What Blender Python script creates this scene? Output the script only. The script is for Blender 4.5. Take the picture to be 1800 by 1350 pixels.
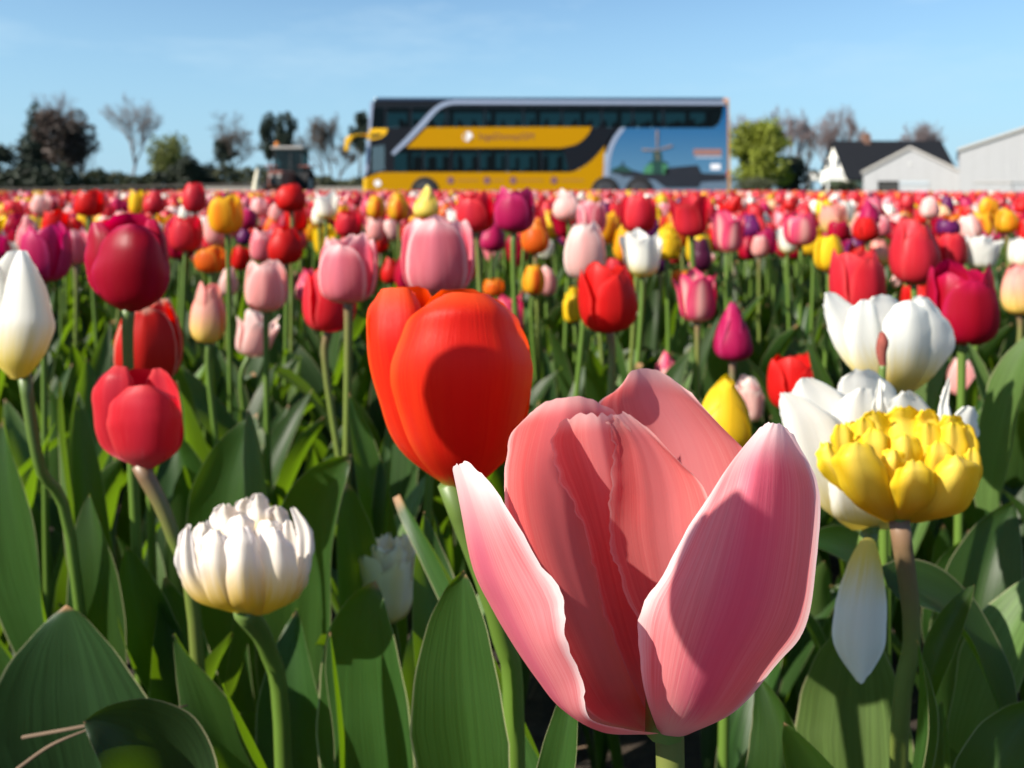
import bpy, bmesh, math, random
import numpy as np
from mathutils import Vector, Matrix

sc = bpy.context.scene
for o in list(bpy.data.objects):
    bpy.data.objects.remove(o)
COL = sc.collection
R = math.radians

# ------------------------------------------------------------------ camera, world, sun, exposure
H = 0.52            # lens height above the soil (m)
FPX = 1400.0        # focal length in pixels of the 1800 wide photograph
YH = 332.0          # horizon row
cd = bpy.data.cameras.new('camera')
cam = bpy.data.objects.new('camera', cd)
COL.objects.link(cam)
cam.location = (0, 0, H)
cam.rotation_euler = (R(90), 0, 0)
cd.sensor_width = 36.0
cd.lens = 28.0
cd.shift_y = -(675 - YH) / 1800.0
cd.clip_start = 0.01
cd.clip_end = 3000
cd.dof.use_dof = True
cd.dof.focus_distance = 0.190
cd.dof.aperture_fstop = 19.0
sc.camera = cam

SUN_EL, SUN_AZ = R(34), math.atan2(-0.88, -0.47)    # azimuth measured from +Y towards +X
SDIR = Vector((math.sin(SUN_AZ) * math.cos(SUN_EL), math.cos(SUN_AZ) * math.cos(SUN_EL), math.sin(SUN_EL)))
w = bpy.data.worlds.new('World')
sc.world = w
w.use_nodes = True
nt = w.node_tree
bg = nt.nodes['Background']
sky = nt.nodes.new('ShaderNodeTexSky')
sky.sky_type = 'NISHITA'
sky.sun_disc = False
sky.sun_elevation = SUN_EL
sky.sun_rotation = SUN_AZ
sky.air_density = 1.0
sky.dust_density = 0.4
sky.ozone_density = 2.0
# thin high cirrus, part of the sky all round
tc = nt.nodes.new('ShaderNodeTexCoord')
mp = nt.nodes.new('ShaderNodeMapping')
mp.inputs['Scale'].default_value = (2.2, 2.2, 9.0)
nz = nt.nodes.new('ShaderNodeTexNoise')
nz.inputs['Scale'].default_value = 1.6
nz.inputs['Detail'].default_value = 7
nz.inputs['Roughness'].default_value = 0.62
rp = nt.nodes.new('ShaderNodeValToRGB')
rp.color_ramp.elements[0].position = 0.50
rp.color_ramp.elements[1].position = 0.85
rp.color_ramp.elements[1].color = (0.45, 0.45, 0.45, 1)
mx = nt.nodes.new('ShaderNodeMixRGB')
mx.inputs[2].default_value = (7.4, 7.2, 7.0, 1)
nt.links.new(tc.outputs['Generated'], mp.inputs['Vector'])
nt.links.new(mp.outputs[0], nz.inputs['Vector'])
nt.links.new(nz.outputs['Fac'], rp.inputs[0])
nt.links.new(rp.outputs[0], mx.inputs[0])
nt.links.new(sky.outputs[0], mx.inputs[1])
# pale blue air towards the horizon, the same all round
sxyz = nt.nodes.new('ShaderNodeSeparateXYZ')
nt.links.new(tc.outputs['Generated'], sxyz.inputs[0])
hr = nt.nodes.new('ShaderNodeMapRange')
hr.interpolation_type = 'SMOOTHSTEP'
hr.inputs[1].default_value = 0.0
hr.inputs[2].default_value = 0.34
hr.inputs[3].default_value = 0.80
hr.inputs[4].default_value = 0.03
nt.links.new(sxyz.outputs[2], hr.inputs[0])
air = nt.nodes.new('ShaderNodeMixRGB')
air.inputs[2].default_value = (3.2, 4.5, 5.5, 1)
nt.links.new(hr.outputs[0], air.inputs[0])
nt.links.new(mx.outputs[0], air.inputs[1])
tint = nt.nodes.new('ShaderNodeMixRGB')
tint.blend_type = 'MULTIPLY'
tint.inputs[0].default_value = 1.0
tint.inputs[2].default_value = (0.86, 1.05, 1.15, 1)
nt.links.new(air.outputs[0], tint.inputs[1])
nt.links.new(tint.outputs[0], bg.inputs[0])
bg.inputs[1].default_value = 0.068

sl = bpy.data.lights.new('sun', 'SUN')
sl.energy = 4.8
sl.angle = R(0.5)
sl.color = (1.0, 0.93, 0.82)
so = bpy.data.objects.new('sun', sl)
COL.objects.link(so)
so.rotation_euler = SDIR.to_track_quat('Z', 'Y').to_euler()
so.location = SDIR * 60

sc.view_settings.view_transform = 'Standard'
sc.view_settings.look = 'None'
sc.view_settings.gamma = 1
sc.view_settings.exposure = 1.05
sc.view_settings.use_curve_mapping = False
sc.render.engine = 'CYCLES'
sc.cycles.use_denoising = True
sc.cycles.max_bounces = 8
sc.cycles.transparent_max_bounces = 12
sc.cycles.caustics_reflective = False
sc.cycles.caustics_refractive = False

# ------------------------------------------------------------------ helpers
def P(px, py, d):
    """the point at distance d that the photograph shows at pixel px, py"""
    return np.array(((px - 900.0) / FPX * d, d, H - (py - YH) / FPX * d))

def gz(x, y):
    """ground height: the land falls away gently to both sides far out"""
    k = np.clip((np.asarray(y, float) - 6) / 20.0, 0, 1)
    x = np.asarray(x, float)
    c = np.where(x > 0, 0.0011, 0.0006)
    return -k * c * np.clip(np.abs(x) - 3, 0, 24) ** 2

def sstep(a, b, x):
    t = np.clip((x - a) / (b - a), 0, 1)
    return t * t * (3 - 2 * t)

def lin(r, g, b):
    f = lambda c: (c / 255.0 / 12.92) if c / 255.0 <= 0.04045 else ((c / 255.0 + 0.055) / 1.055) ** 2.4
    return (f(r), f(g), f(b))

def mesh_of(name, V, F, uv=None, mats=(), smooth=True, mi=None):
    me = bpy.data.meshes.new(name)
    me.from_pydata([tuple(v) for v in V], [], [tuple(f) for f in F])
    for m in mats:
        me.materials.append(m)
    if mi is not None:
        me.polygons.foreach_set('material_index', np.asarray(mi, np.int32))
    if uv is not None:
        l = me.uv_layers.new(name='UVMap')
        li = np.empty(len(me.loops), np.int32)
        me.loops.foreach_get('vertex_index', li)
        l.data.foreach_set('uv', np.asarray(uv, np.float32)[li].ravel())
    me.polygons.foreach_set('use_smooth', [smooth] * len(me.polygons))
    me.update()
    return me

def add(name, me, parent=None, kind=None):
    o = bpy.data.objects.new(name, me)
    COL.objects.link(o)
    if parent is not None:
        o.parent = parent
    if kind:
        o['kind'] = kind
    return o

def tag(o, label, cat, group=None):
    o['label'] = label
    o['category'] = cat
    if group:
        o['group'] = group
    return o

def thing(name, label, cat, loc=(0, 0, 0), group=None):
    o = bpy.data.objects.new(name, None)
    COL.objects.link(o)
    o.location = loc
    o.empty_display_size = 0.1
    return tag(o, label, cat, group)

def grid_faces(nv, nu):
    a = np.arange(nv * (nu + 1)).reshape(nv, nu + 1)[:, :nu]
    q = np.stack((a, a + 1, a + nu + 2, a + nu + 1), -1).reshape(-1, 4)
    return q

def grid_mesh(name, G, mats=()):
    nv, nu = G.shape[0] - 1, G.shape[1] - 1
    vv, uu = np.meshgrid(np.linspace(0, 1, nv + 1), np.linspace(0, 1, nu + 1), indexing='ij')
    return mesh_of(name, G.reshape(-1, 3), grid_faces(nv, nu), np.stack((uu, vv), -1).reshape(-1, 2), mats)

def crom(A, n):
    """Catmull-Rom along the first axis, n+1 samples"""
    A = np.asarray(A, float)
    k = len(A) - 1
    X = np.concatenate((2 * A[:1] - A[1:2], A, 2 * A[-1:] - A[-2:-1]))
    t = np.linspace(0, k, n + 1)
    i = np.minimum(t.astype(int), k - 1)
    f = (t - i).reshape((-1,) + (1,) * (A.ndim - 1))
    p0, p1, p2, p3 = X[i], X[i + 1], X[i + 2], X[i + 3]
    return 0.5 * (2 * p1 + (p2 - p0) * f + (2 * p0 - 5 * p1 + 4 * p2 - p3) * f ** 2 + (3 * p1 - p0 - 3 * p2 + p3) * f ** 3)

def tube(path, rad, ns=8, n=None, cap=True):
    """verts, faces, uv of a tube along path"""
    path = np.asarray(path, float)
    if n:
        path = crom(path, n)
    m = len(path)
    rad = np.interp(np.linspace(0, 1, m), np.linspace(0, 1, len(np.atleast_1d(rad))), np.atleast_1d(rad))
    T = np.gradient(path, axis=0)
    T /= np.linalg.norm(T, axis=1)[:, None] + 1e-12
    ref = np.array((0, 1.0, 0)) if abs(T[0][1]) < 0.9 else np.array((1.0, 0, 0))
    A = np.cross(T, ref)
    A /= np.linalg.norm(A, axis=1)[:, None] + 1e-12
    B = np.cross(T, A)
    an = np.linspace(0, 2 * math.pi, ns, endpoint=False)
    V = path[:, None] + rad[:, None, None] * (np.cos(an)[None, :, None] * A[:, None] + np.sin(an)[None, :, None] * B[:, None])
    V = V.reshape(-1, 3)
    F = []
    for i in range(m - 1):
        for j in range(ns):
            k = (j + 1) % ns
            F.append((i * ns + j, i * ns + k, (i + 1) * ns + k, (i + 1) * ns + j))
    if cap and ns >= 3:
        F.append(tuple((m - 1) * ns + j for j in range(ns)))
    uv = np.stack((np.tile(an / 6.283, m), np.repeat(np.linspace(0, 1, m), ns)), -1)
    return V, F, uv

class MB:
    """collects simple solids into one mesh"""
    def __init__(s):
        s.V, s.F = [], []
    def raw(s, V, F):
        b = len(s.V)
        s.V += [tuple(v) for v in V]
        s.F += [tuple(i + b for i in f) for f in F]
        return s
    def box(s, x0, x1, y0, y1, z0, z1):
        V = [(x, y, z) for x in (x0, x1) for y in (y0, y1) for z in (z0, z1)]
        return s.raw(V, [(0, 1, 3, 2), (4, 6, 7, 5), (0, 4, 5, 1), (2, 3, 7, 6), (0, 2, 6, 4), (1, 5, 7, 3)])
    def prism(s, pts, y0, y1):
        """polygon in x,z extruded along y"""
        n = len(pts)
        V = [(x, y0, z) for x, z in pts] + [(x, y1, z) for x, z in pts]
        F = [tuple(range(n)), tuple(range(2 * n - 1, n - 1, -1))]
        F += [(i, i + n, (i + 1) % n + n, (i + 1) % n) for i in range(n)]
        return s.raw(V, F)
    def prismx(s, pts, x0, x1):
        n = len(pts)
        V = [(x0, y, z) for y, z in pts] + [(x1, y, z) for y, z in pts]
        F = [tuple(range(n)), tuple(range(2 * n - 1, n - 1, -1))]
        F += [(i, i + n, (i + 1) % n + n, (i + 1) % n) for i in range(n)]
        return s.raw(V, F)
    def cyl(s, c, r, y0, y1, n=24, r2=None):
        """disc with axis along y"""
        c = np.asarray(c, float)
        r2 = r if r2 is None else r2
        an = np.linspace(0, 2 * math.pi, n, endpoint=False)
        V = [(c[0] + r * math.cos(a), y0, c[1] + r * math.sin(a)) for a in an] + [(c[0] + r2 * math.cos(a), y1, c[1] + r2 * math.sin(a)) for a in an]
        F = [tuple(range(n)), tuple(range(2 * n - 1, n - 1, -1))] + [(i, i + n, (i + 1) % n + n, (i + 1) % n) for i in range(n)]
        return s.raw(V, F)
    def tube(s, path, rad, ns=6, n=None):
        V, F, _ = tube(path, rad, ns, n)
        return s.raw(V, F)
    def build(s, name, mat, parent=None, kind=None, smooth=False, bevel=0):
        r = parent
        while r is not None and r.parent is not None:
            r = r.parent
        V = np.asarray(s.V, float) - (np.array(r.location) if r is not None else 0)
        me = mesh_of(name, V, s.F, None, (mat,), smooth)
        bm = bmesh.new()
        bm.from_mesh(me)
        bmesh.ops.recalc_face_normals(bm, faces=bm.faces)
        bm.to_mesh(me)
        bm.free()
        o = add(name, me, parent, kind)
        if bevel:
            b = o.modifiers.new('bevel', 'BEVEL')
            b.width = bevel
            b.segments = 2
            b.limit_method = 'ANGLE'
        return o

# ------------------------------------------------------------------ materials
def new_mat(name):
    m = bpy.data.materials.new(name)
    m.use_nodes = True
    n = m.node_tree
    n.nodes.clear()
    out = n.nodes.new('ShaderNodeOutputMaterial')
    return m, n, out

def N(n, t, **kw):
    x = n.nodes.new(t)
    for k, v in kw.items():
        setattr(x, k, v)
    return x

def vary(n, col, scale, amount, vec=None, detail=5, rough=0.6):
    """a colour with value variation from noise; returns colour socket and noise socket"""
    z = N(n, 'ShaderNodeTexNoise')
    z.inputs['Scale'].default_value = scale
    z.inputs['Detail'].default_value = detail
    z.inputs['Roughness'].default_value = rough
    if vec is not None:
        n.links.new(vec, z.inputs['Vector'])
    m = N(n, 'ShaderNodeMixRGB')
    m.inputs[1].default_value = tuple(c * (1 - amount) for c in col) + (1,)
    m.inputs[2].default_value = tuple(min(1, c * (1 + amount)) for c in col) + (1,)
    n.links.new(z.outputs['Fac'], m.inputs[0])
    return m.outputs[0], z.outputs['Fac']

def solid(name, col, rough=0.6, spec=0.4, metal=0.0, scale=6, amount=0.12, bump=0.0, coat=0.0):
    m, n, out = new_mat(name)
    b = N(n, 'ShaderNodeBsdfPrincipled')
    tcn = N(n, 'ShaderNodeTexCoord')
    c, f = vary(n, col, scale, amount, tcn.outputs['Object'])
    n.links.new(c, b.inputs['Base Color'])
    b.inputs['Roughness'].default_value = rough
    b.inputs['Specular IOR Level'].default_value = spec
    b.inputs['Metallic'].default_value = metal
    b.inputs['Coat Weight'].default_value = coat
    if bump:
        bp = N(n, 'ShaderNodeBump')
        bp.inputs['Strength'].default_value = bump
        n.links.new(f, bp.inputs['Height'])
        n.links.new(bp.outputs[0], b.inputs['Normal'])
    n.links.new(b.outputs[0], out.inputs[0])
    return m

def glass_tint(name, tint, refl=0.12):
    m, n, out = new_mat(name)
    t = N(n, 'ShaderNodeBsdfTransparent')
    t.inputs[0].default_value = tint + (1,)
    g = N(n, 'ShaderNodeBsdfGlossy')
    g.inputs['Roughness'].default_value = 0.03
    mx_ = N(n, 'ShaderNodeMixShader')
    mx_.inputs[0].default_value = refl
    n.links.new(t.outputs[0], mx_.inputs[1])
    n.links.new(g.outputs[0], mx_.inputs[2])
    n.links.new(mx_.outputs[0], out.inputs[0])
    return m

def ramp(n, src, a, b, ease=True):
    r = N(n, 'ShaderNodeMapRange')
    if ease:
        r.interpolation_type = 'SMOOTHSTEP'
    r.inputs[1].default_value = a
    r.inputs[2].default_value = b
    n.links.new(src, r.inputs[0])
    return r.outputs[0]

def mixc(n, f, a, b):
    m = N(n, 'ShaderNodeMixRGB')
    for s, v in ((0, f), (1, a), (2, b)):
        if isinstance(v, (tuple, list)):
            m.inputs[s].default_value = tuple(v) + (1,)
        elif isinstance(v, (int, float)):
            m.inputs[s].default_value = v
        else:
            n.links.new(v, m.inputs[s])
    return m.outputs[0]

def math_(n, op, a, b=None):
    m = N(n, 'ShaderNodeMath', operation=op)
    for i, v in enumerate((a, b)):
        if v is None:
            continue
        if isinstance(v, (int, float)):
            m.inputs[i].default_value = v
        else:
            n.links.new(v, m.inputs[i])
    return m.outputs[0]

def petal_mat(name, col, pale=None, base=None, edge=None, flame=None, edge_w=0.25, streak=0.45, trans=0.4, tcol=None, rough=0.42, base_h=0.28, bump=0.25, us=26, flame_in=None):
    """petal: streaks fan from base to tip (u across, v along), own colour at the base, rim and midrib; light shines through it"""
    m, n, out = new_mat(name)
    uvn = N(n, 'ShaderNodeUVMap')
    sp = N(n, 'ShaderNodeSeparateXYZ')
    n.links.new(uvn.outputs[0], sp.inputs[0])
    u, v = sp.outputs[0], sp.outputs[1]
    oi = N(n, 'ShaderNodeObjectInfo')
    cb = N(n, 'ShaderNodeCombineXYZ')
    n.links.new(math_(n, 'MULTIPLY', u, us), cb.inputs[0])
    n.links.new(math_(n, 'MULTIPLY', v, 2.2), cb.inputs[1])
    n.links.new(math_(n, 'MULTIPLY', oi.outputs['Random'], 50.0), cb.inputs[2])
    z = N(n, 'ShaderNodeTexNoise')
    z.inputs['Scale'].default_value = 1.0
    z.inputs['Detail'].default_value = 6
    z.inputs['Roughness'].default_value = 0.7
    n.links.new(cb.outputs[0], z.inputs['Vector'])
    st = ramp(n, z.outputs['Fac'], 0.3, 0.75)
    # broad tone
    z2 = N(n, 'ShaderNodeTexNoise')
    z2.inputs['Scale'].default_value = 0.14
    z2.inputs['Detail'].default_value = 3
    n.links.new(cb.outputs[0], z2.inputs['Vector'])
    pale = pale or tuple(min(1, c * 1.25 + 0.03) for c in col)
    c = mixc(n, math_(n, 'MULTIPLY', st, streak), col, pale)
    c = mixc(n, math_(n, 'MULTIPLY', ramp(n, z2.outputs['Fac'], 0.4, 0.7), 0.3), c, tuple(x * 0.75 for x in col))
    au = math_(n, 'ABSOLUTE', math_(n, 'SUBTRACT', math_(n, 'MULTIPLY', u, 2.0), 1.0))
    wob = math_(n, 'ADD', au, math_(n, 'MULTIPLY', math_(n, 'SUBTRACT', z.outputs['Fac'], 0.5), 0.22))
    if flame is not None:
        f = math_(n, 'SUBTRACT', 1.0, ramp(n, wob, 0.05, 0.55))
        c = mixc(n, math_(n, 'MULTIPLY', f, 0.8), c, flame)
    if edge is not None:
        e = ramp(n, math_(n, 'MAXIMUM', wob, math_(n, 'SUBTRACT', math_(n, 'MULTIPLY', v, 1.02), 0.02)), 1 - edge_w, 1.02)
        c = mixc(n, e, c, edge)
    if base is not None:
        vb = math_(n, 'ADD', v, math_(n, 'MULTIPLY', math_(n, 'SUBTRACT', z.outputs['Fac'], 0.5), 0.25))
        f = math_(n, 'SUBTRACT', 1.0, ramp(n, vb, base_h * 0.25, base_h))
        c = mixc(n, f, c, base)
    hs = N(n, 'ShaderNodeHueSaturation')
    n.links.new(c, hs.inputs['Color'])
    hs.inputs['Hue'].default_value = 0.5
    n.links.new(math_(n, 'ADD', 0.88, math_(n, 'MULTIPLY', oi.outputs['Random'], 0.2)), hs.inputs['Value'])
    b = N(n, 'ShaderNodeBsdfPrincipled')
    n.links.new(hs.outputs[0], b.inputs['Base Color'])
    b.inputs['Roughness'].default_value = rough
    b.inputs['Specular IOR Level'].default_value = 0.22
    t = N(n, 'ShaderNodeBsdfTranslucent')
    sat = N(n, 'ShaderNodeHueSaturation')
    sat.inputs['Saturation'].default_value = 1.18
    sat.inputs['Value'].default_value = 1.0
    n.links.new(hs.outputs[0], sat.inputs['Color'])
    n.links.new(sat.outputs[0], t.inputs[0])
    bp = N(n, 'ShaderNodeBump')
    bp.inputs['Strength'].default_value = bump
    bp.inputs['Distance'].default_value = 0.0006
    n.links.new(z.outputs['Fac'], bp.inputs['Height'])
    n.links.new(bp.outputs[0], b.inputs['Normal'])
    mm = N(n, 'ShaderNodeMixShader')
    mm.inputs[0].default_value = trans
    n.links.new(b.outputs[0], mm.inputs[1])
    n.links.new(t.outputs[0], mm.inputs[2])
    n.links.new(mm.outputs[0], out.inputs[0])
    return m

def leaf_mat(name, col, tcol, trans=0.46, rough=0.42, attr=False):
    m, n, out = new_mat(name)
    uvn = N(n, 'ShaderNodeUVMap')
    sp = N(n, 'ShaderNodeSeparateXYZ')
    n.links.new(uvn.outputs[0], sp.inputs[0])
    u, v = sp.outputs[0], sp.outputs[1]
    oi = N(n, 'ShaderNodeObjectInfo')
    geo = N(n, 'ShaderNodeNewGeometry')
    rnd = geo.outputs['Random Per Island'] if attr else oi.outputs['Random']
    cb = N(n, 'ShaderNodeCombineXYZ')
    n.links.new(math_(n, 'MULTIPLY', u, 38.0), cb.inputs[0])
    n.links.new(math_(n, 'MULTIPLY', v, 1.6), cb.inputs[1])
    n.links.new(math_(n, 'MULTIPLY', rnd, 40.0), cb.inputs[2])
    z = N(n, 'ShaderNodeTexNoise')
    z.inputs['Scale'].default_value = 1.0
    z.inputs['Detail'].default_value = 3
    n.links.new(cb.outputs[0], z.inputs['Vector'])
    tcn = N(n, 'ShaderNodeTexCoord')
    z2 = N(n, 'ShaderNodeTexNoise')
    z2.inputs['Scale'].default_value = 14
    z2.inputs['Detail'].default_value = 5
    n.links.new(tcn.outputs['Object'], z2.inputs['Vector'])
    c = mixc(n, ramp(n, z.outputs['Fac'], 0.35, 0.7), tuple(x * 0.76 for x in col), tuple(x * 1.22 for x in col))
    c = mixc(n, math_(n, 'MULTIPLY', ramp(n, z2.outputs['Fac'], 0.45, 0.75), 0.5), c, (col[0] * 1.4, col[1] * 1.25, col[2] * 1.8))
    au = math_(n, 'ABSOLUTE', math_(n, 'SUBTRACT', math_(n, 'MULTIPLY', u, 2.0), 1.0))
    # pale thin margin, dry tip
    c = mixc(n, math_(n, 'MULTIPLY', ramp(n, au, 0.955, 0.995), 0.75), c, (0.42, 0.40, 0.22))
    c = mixc(n, math_(n, 'MULTIPLY', ramp(n, math_(n, 'ADD', v, math_(n, 'MULTIPLY', rnd, 0.03)), 0.985, 1.02), 0.8), c, (0.45, 0.22, 0.12))
    hs = N(n, 'ShaderNodeHueSaturation')
    n.links.new(math_(n, 'ADD', 0.49, math_(n, 'MULTIPLY', rnd, 0.02)), hs.inputs['Hue'])
    n.links.new(math_(n, 'ADD', 0.75, math_(n, 'MULTIPLY', rnd, 0.5)), hs.inputs['Value'])
    n.links.new(c, hs.inputs['Color'])
    b = N(n, 'ShaderNodeBsdfPrincipled')
    n.links.new(hs.outputs[0], b.inputs['Base Color'])
    b.inputs['Roughness'].default_value = rough
    b.inputs['Specular IOR Level'].default_value = 0.3
    bp = N(n, 'ShaderNodeBump')
    bp.inputs['Strength'].default_value = 0.3
    bp.inputs['Distance'].default_value = 0.0008
    n.links.new(z.outputs['Fac'], bp.inputs['Height'])
    n.links.new(bp.outputs[0], b.inputs['Normal'])
    t = N(n, 'ShaderNodeBsdfTranslucent')
    tc_ = mixc(n, math_(n, 'MULTIPLY', z.outputs['Fac'], 0.5), tcol, tuple(x * 0.7 for x in tcol))
    n.links.new(tc_, t.inputs[0])
    mm = N(n, 'ShaderNodeMixShader')
    mm.inputs[0].default_value = trans
    n.links.new(b.outputs[0], mm.inputs[1])
    n.links.new(t.outputs[0], mm.inputs[2])
    n.links.new(mm.outputs[0], out.inputs[0])
    return m

def stem_mat(name, top, bot):
    m, n, out = new_mat(name)
    uvn = N(n, 'ShaderNodeUVMap')
    sp = N(n, 'ShaderNodeSeparateXYZ')
    n.links.new(uvn.outputs[0], sp.inputs[0])
    tcn = N(n, 'ShaderNodeTexCoord')
    z = N(n, 'ShaderNodeTexNoise')
    z.inputs['Scale'].default_value = 60
    n.links.new(tcn.outputs['Object'], z.inputs['Vector'])
    f = math_(n, 'ADD', ramp(n, sp.outputs[1], 0.55, 1.0), math_(n, 'MULTIPLY', math_(n, 'SUBTRACT', z.outputs['Fac'], 0.5), 0.4))
    c = mixc(n, f, bot, top)
    b = N(n, 'ShaderNodeBsdfPrincipled')
    n.links.new(c, b.inputs['Base Color'])
    b.inputs['Roughness'].default_value = 0.45
    b.inputs['Subsurface Weight'].default_value = 0.0
    n.links.new(b.outputs[0], out.inputs[0])
    return m

STEM = {
    'green': stem_mat('stem_green', (0.085, 0.135, 0.026), (0.085, 0.150, 0.020)),
    'brown': stem_mat('stem_brown', (0.17, 0.10, 0.055), (0.12, 0.16, 0.03)),
    'dark': stem_mat('stem_dark', (0.16, 0.09, 0.07), (0.14, 0.18, 0.05)),
}
LEAF = leaf_mat('tulip_leaf', (0.024, 0.060, 0.012), (0.18, 0.33, 0.004), trans=0.38)
LEAF_SHADED = leaf_mat('tulip_leaf_shaded', (0.016, 0.040, 0.012), (0.10, 0.20, 0.003), trans=0.2)  # darker copy of the leaf colour, with the shade on these leaves painted in
LEAF_PALE = leaf_mat('tulip_leaf_glaucous', (0.080, 0.140, 0.034), (0.17, 0.30, 0.010), trans=0.32, rough=0.5)
LEAF_MASS = leaf_mat('tulip_leaf_mass', (0.030, 0.064, 0.016), (0.15, 0.27, 0.006), attr=True)

PET = {
    'hero': petal_mat('petal_hero_inside', (0.85, 0.215, 0.21), (0.93, 0.42, 0.39), base=(0.80, 0.42, 0.36), edge=(0.93, 0.60, 0.56), flame=(0.86, 0.30, 0.31), edge_w=0.14, streak=0.55, trans=0.60, base_h=0.2, bump=0.2, us=90),
    'hero_out': petal_mat('petal_hero_outside', (0.84, 0.225, 0.245), (0.93, 0.44, 0.44), base=(0.82, 0.44, 0.42), edge=(0.95, 0.76, 0.73), flame=(0.76, 0.15, 0.24), edge_w=0.24, streak=0.6, trans=0.46, base_h=0.2, bump=0.2, us=90),
    'orange': petal_mat('petal_orange_red', (0.74, 0.022, 0.008), (0.78, 0.050, 0.012), base=(0.45, 0.28, 0.03), edge=(0.82, 0.085, 0.015), flame=(0.64, 0.012, 0.008), base_h=0.07, streak=0.8, trans=0.45, bump=0.5, us=50),
    'crimson': petal_mat('petal_crimson', (0.42, 0.004, 0.022), (0.50, 0.006, 0.06), flame=(0.34, 0.003, 0.015), edge=(0.50, 0.008, 0.07), trans=0.46),
    'red': petal_mat('petal_red', (0.64, 0.010, 0.010), (0.70, 0.028, 0.024), edge=(0.72, 0.03, 0.025), base=(0.5, 0.03, 0.05), trans=0.46),
    'redpink': petal_mat('petal_red_pink', (0.68, 0.018, 0.034), (0.76, 0.08, 0.10), edge=(0.78, 0.07, 0.08), flame=(0.58, 0.025, 0.05), base=(0.55, 0.10, 0.12), trans=0.48),
    'redwhite': petal_mat('petal_red_white_rim', (0.62, 0.014, 0.012), (0.70, 0.05, 0.03), edge=(0.85, 0.55, 0.40), edge_w=0.10, trans=0.45),
    'pink': petal_mat('petal_pink', (0.76, 0.17, 0.22), (0.88, 0.42, 0.45), edge=(0.92, 0.62, 0.60), flame=(0.70, 0.20, 0.26), base=(0.80, 0.55, 0.48), trans=0.48),
    'palepink': petal_mat('petal_pale_pink', (0.82, 0.36, 0.34), (0.90, 0.60, 0.56), edge=(0.92, 0.66, 0.60), base=(0.85, 0.70, 0.55), trans=0.48),
    'blush': petal_mat('petal_blush_white', (0.84, 0.50, 0.46), (0.90, 0.76, 0.70), edge=(0.92, 0.80, 0.74), flame=(0.82, 0.45, 0.42), base=(0.88, 0.78, 0.62), trans=0.46),
    'pinkyellow': petal_mat('petal_pink_yellow', (0.85, 0.42, 0.34), (0.88, 0.62, 0.45), base=(0.85, 0.66, 0.14), edge=(0.84, 0.30, 0.28), base_h=0.75, trans=0.46),
    'magenta': petal_mat('petal_magenta', (0.46, 0.008, 0.085), (0.58, 0.03, 0.16), edge=(0.60, 0.05, 0.18), base=(0.5, 0.06, 0.1), trans=0.45),
    'pinkmagenta': petal_mat('petal_pink_magenta', (0.72, 0.06, 0.17), (0.84, 0.30, 0.36), flame=(0.86, 0.52, 0.45), edge=(0.74, 0.05, 0.16), base=(0.86, 0.58, 0.42), trans=0.46),
    'yellow': petal_mat('petal_yellow', (0.84, 0.55, 0.012), (0.88, 0.68, 0.06), base=(0.80, 0.50, 0.02), edge=(0.88, 0.64, 0.03), trans=0.48),
    'lemon': petal_mat('petal_lemon', (0.84, 0.68, 0.12), (0.88, 0.78, 0.25), base=(0.78, 0.60, 0.06), edge=(0.88, 0.78, 0.3), trans=0.48),
    'doubleyellow': petal_mat('petal_double_yellow', (0.84, 0.56, 0.008), (0.88, 0.72, 0.12), base=(0.80, 0.45, 0.01), edge=(0.88, 0.66, 0.04), flame=(0.88, 0.70, 0.13), trans=0.36, base_h=0.35),
    'yelloworange': petal_mat('petal_yellow_orange', (0.84, 0.42, 0.012), (0.88, 0.55, 0.05), edge=(0.88, 0.55, 0.04), flame=(0.74, 0.22, 0.01), trans=0.48),
    'flame': petal_mat('petal_flamed', (0.84, 0.46, 0.02), (0.86, 0.52, 0.05), flame=(0.66, 0.02, 0.01), edge=(0.86, 0.5, 0.03), trans=0.46),
    'orangelight': petal_mat('petal_orange', (0.80, 0.13, 0.012), (0.85, 0.26, 0.03), edge=(0.86, 0.36, 0.04), base=(0.80, 0.45, 0.05), trans=0.48),
    'white': petal_mat('petal_white', (0.82, 0.80, 0.72), (0.88, 0.87, 0.82), base=(0.78, 0.62, 0.14), edge=(0.88, 0.87, 0.83), base_h=0.50, streak=0.5, trans=0.40),
    'whitedouble': petal_mat('petal_white_double', (0.84, 0.83, 0.77), (0.89, 0.88, 0.85), base=(0.78, 0.62, 0.18), base_h=0.42, streak=0.5, trans=0.40),
    'cream': petal_mat('petal_cream_yellow', (0.88, 0.80, 0.75), (0.92, 0.88, 0.85), base=(0.82, 0.56, 0.06), flame=(0.90, 0.84, 0.74), base_h=0.52, streak=0.5, trans=0.32),
    'creamwhite': petal_mat('petal_cream_white', (0.86, 0.82, 0.66), (0.90, 0.88, 0.80), base=(0.82, 0.68, 0.22), flame=(0.84, 0.76, 0.45), base_h=0.55, trans=0.40),
    'purple': petal_mat('petal_purple', (0.10, 0.006, 0.07), (0.18, 0.03, 0.16), trans=0.25),
    'darkpurple': petal_mat('petal_dark_purple', (0.055, 0.004, 0.022), (0.10, 0.015, 0.06), trans=0.2),
}

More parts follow.
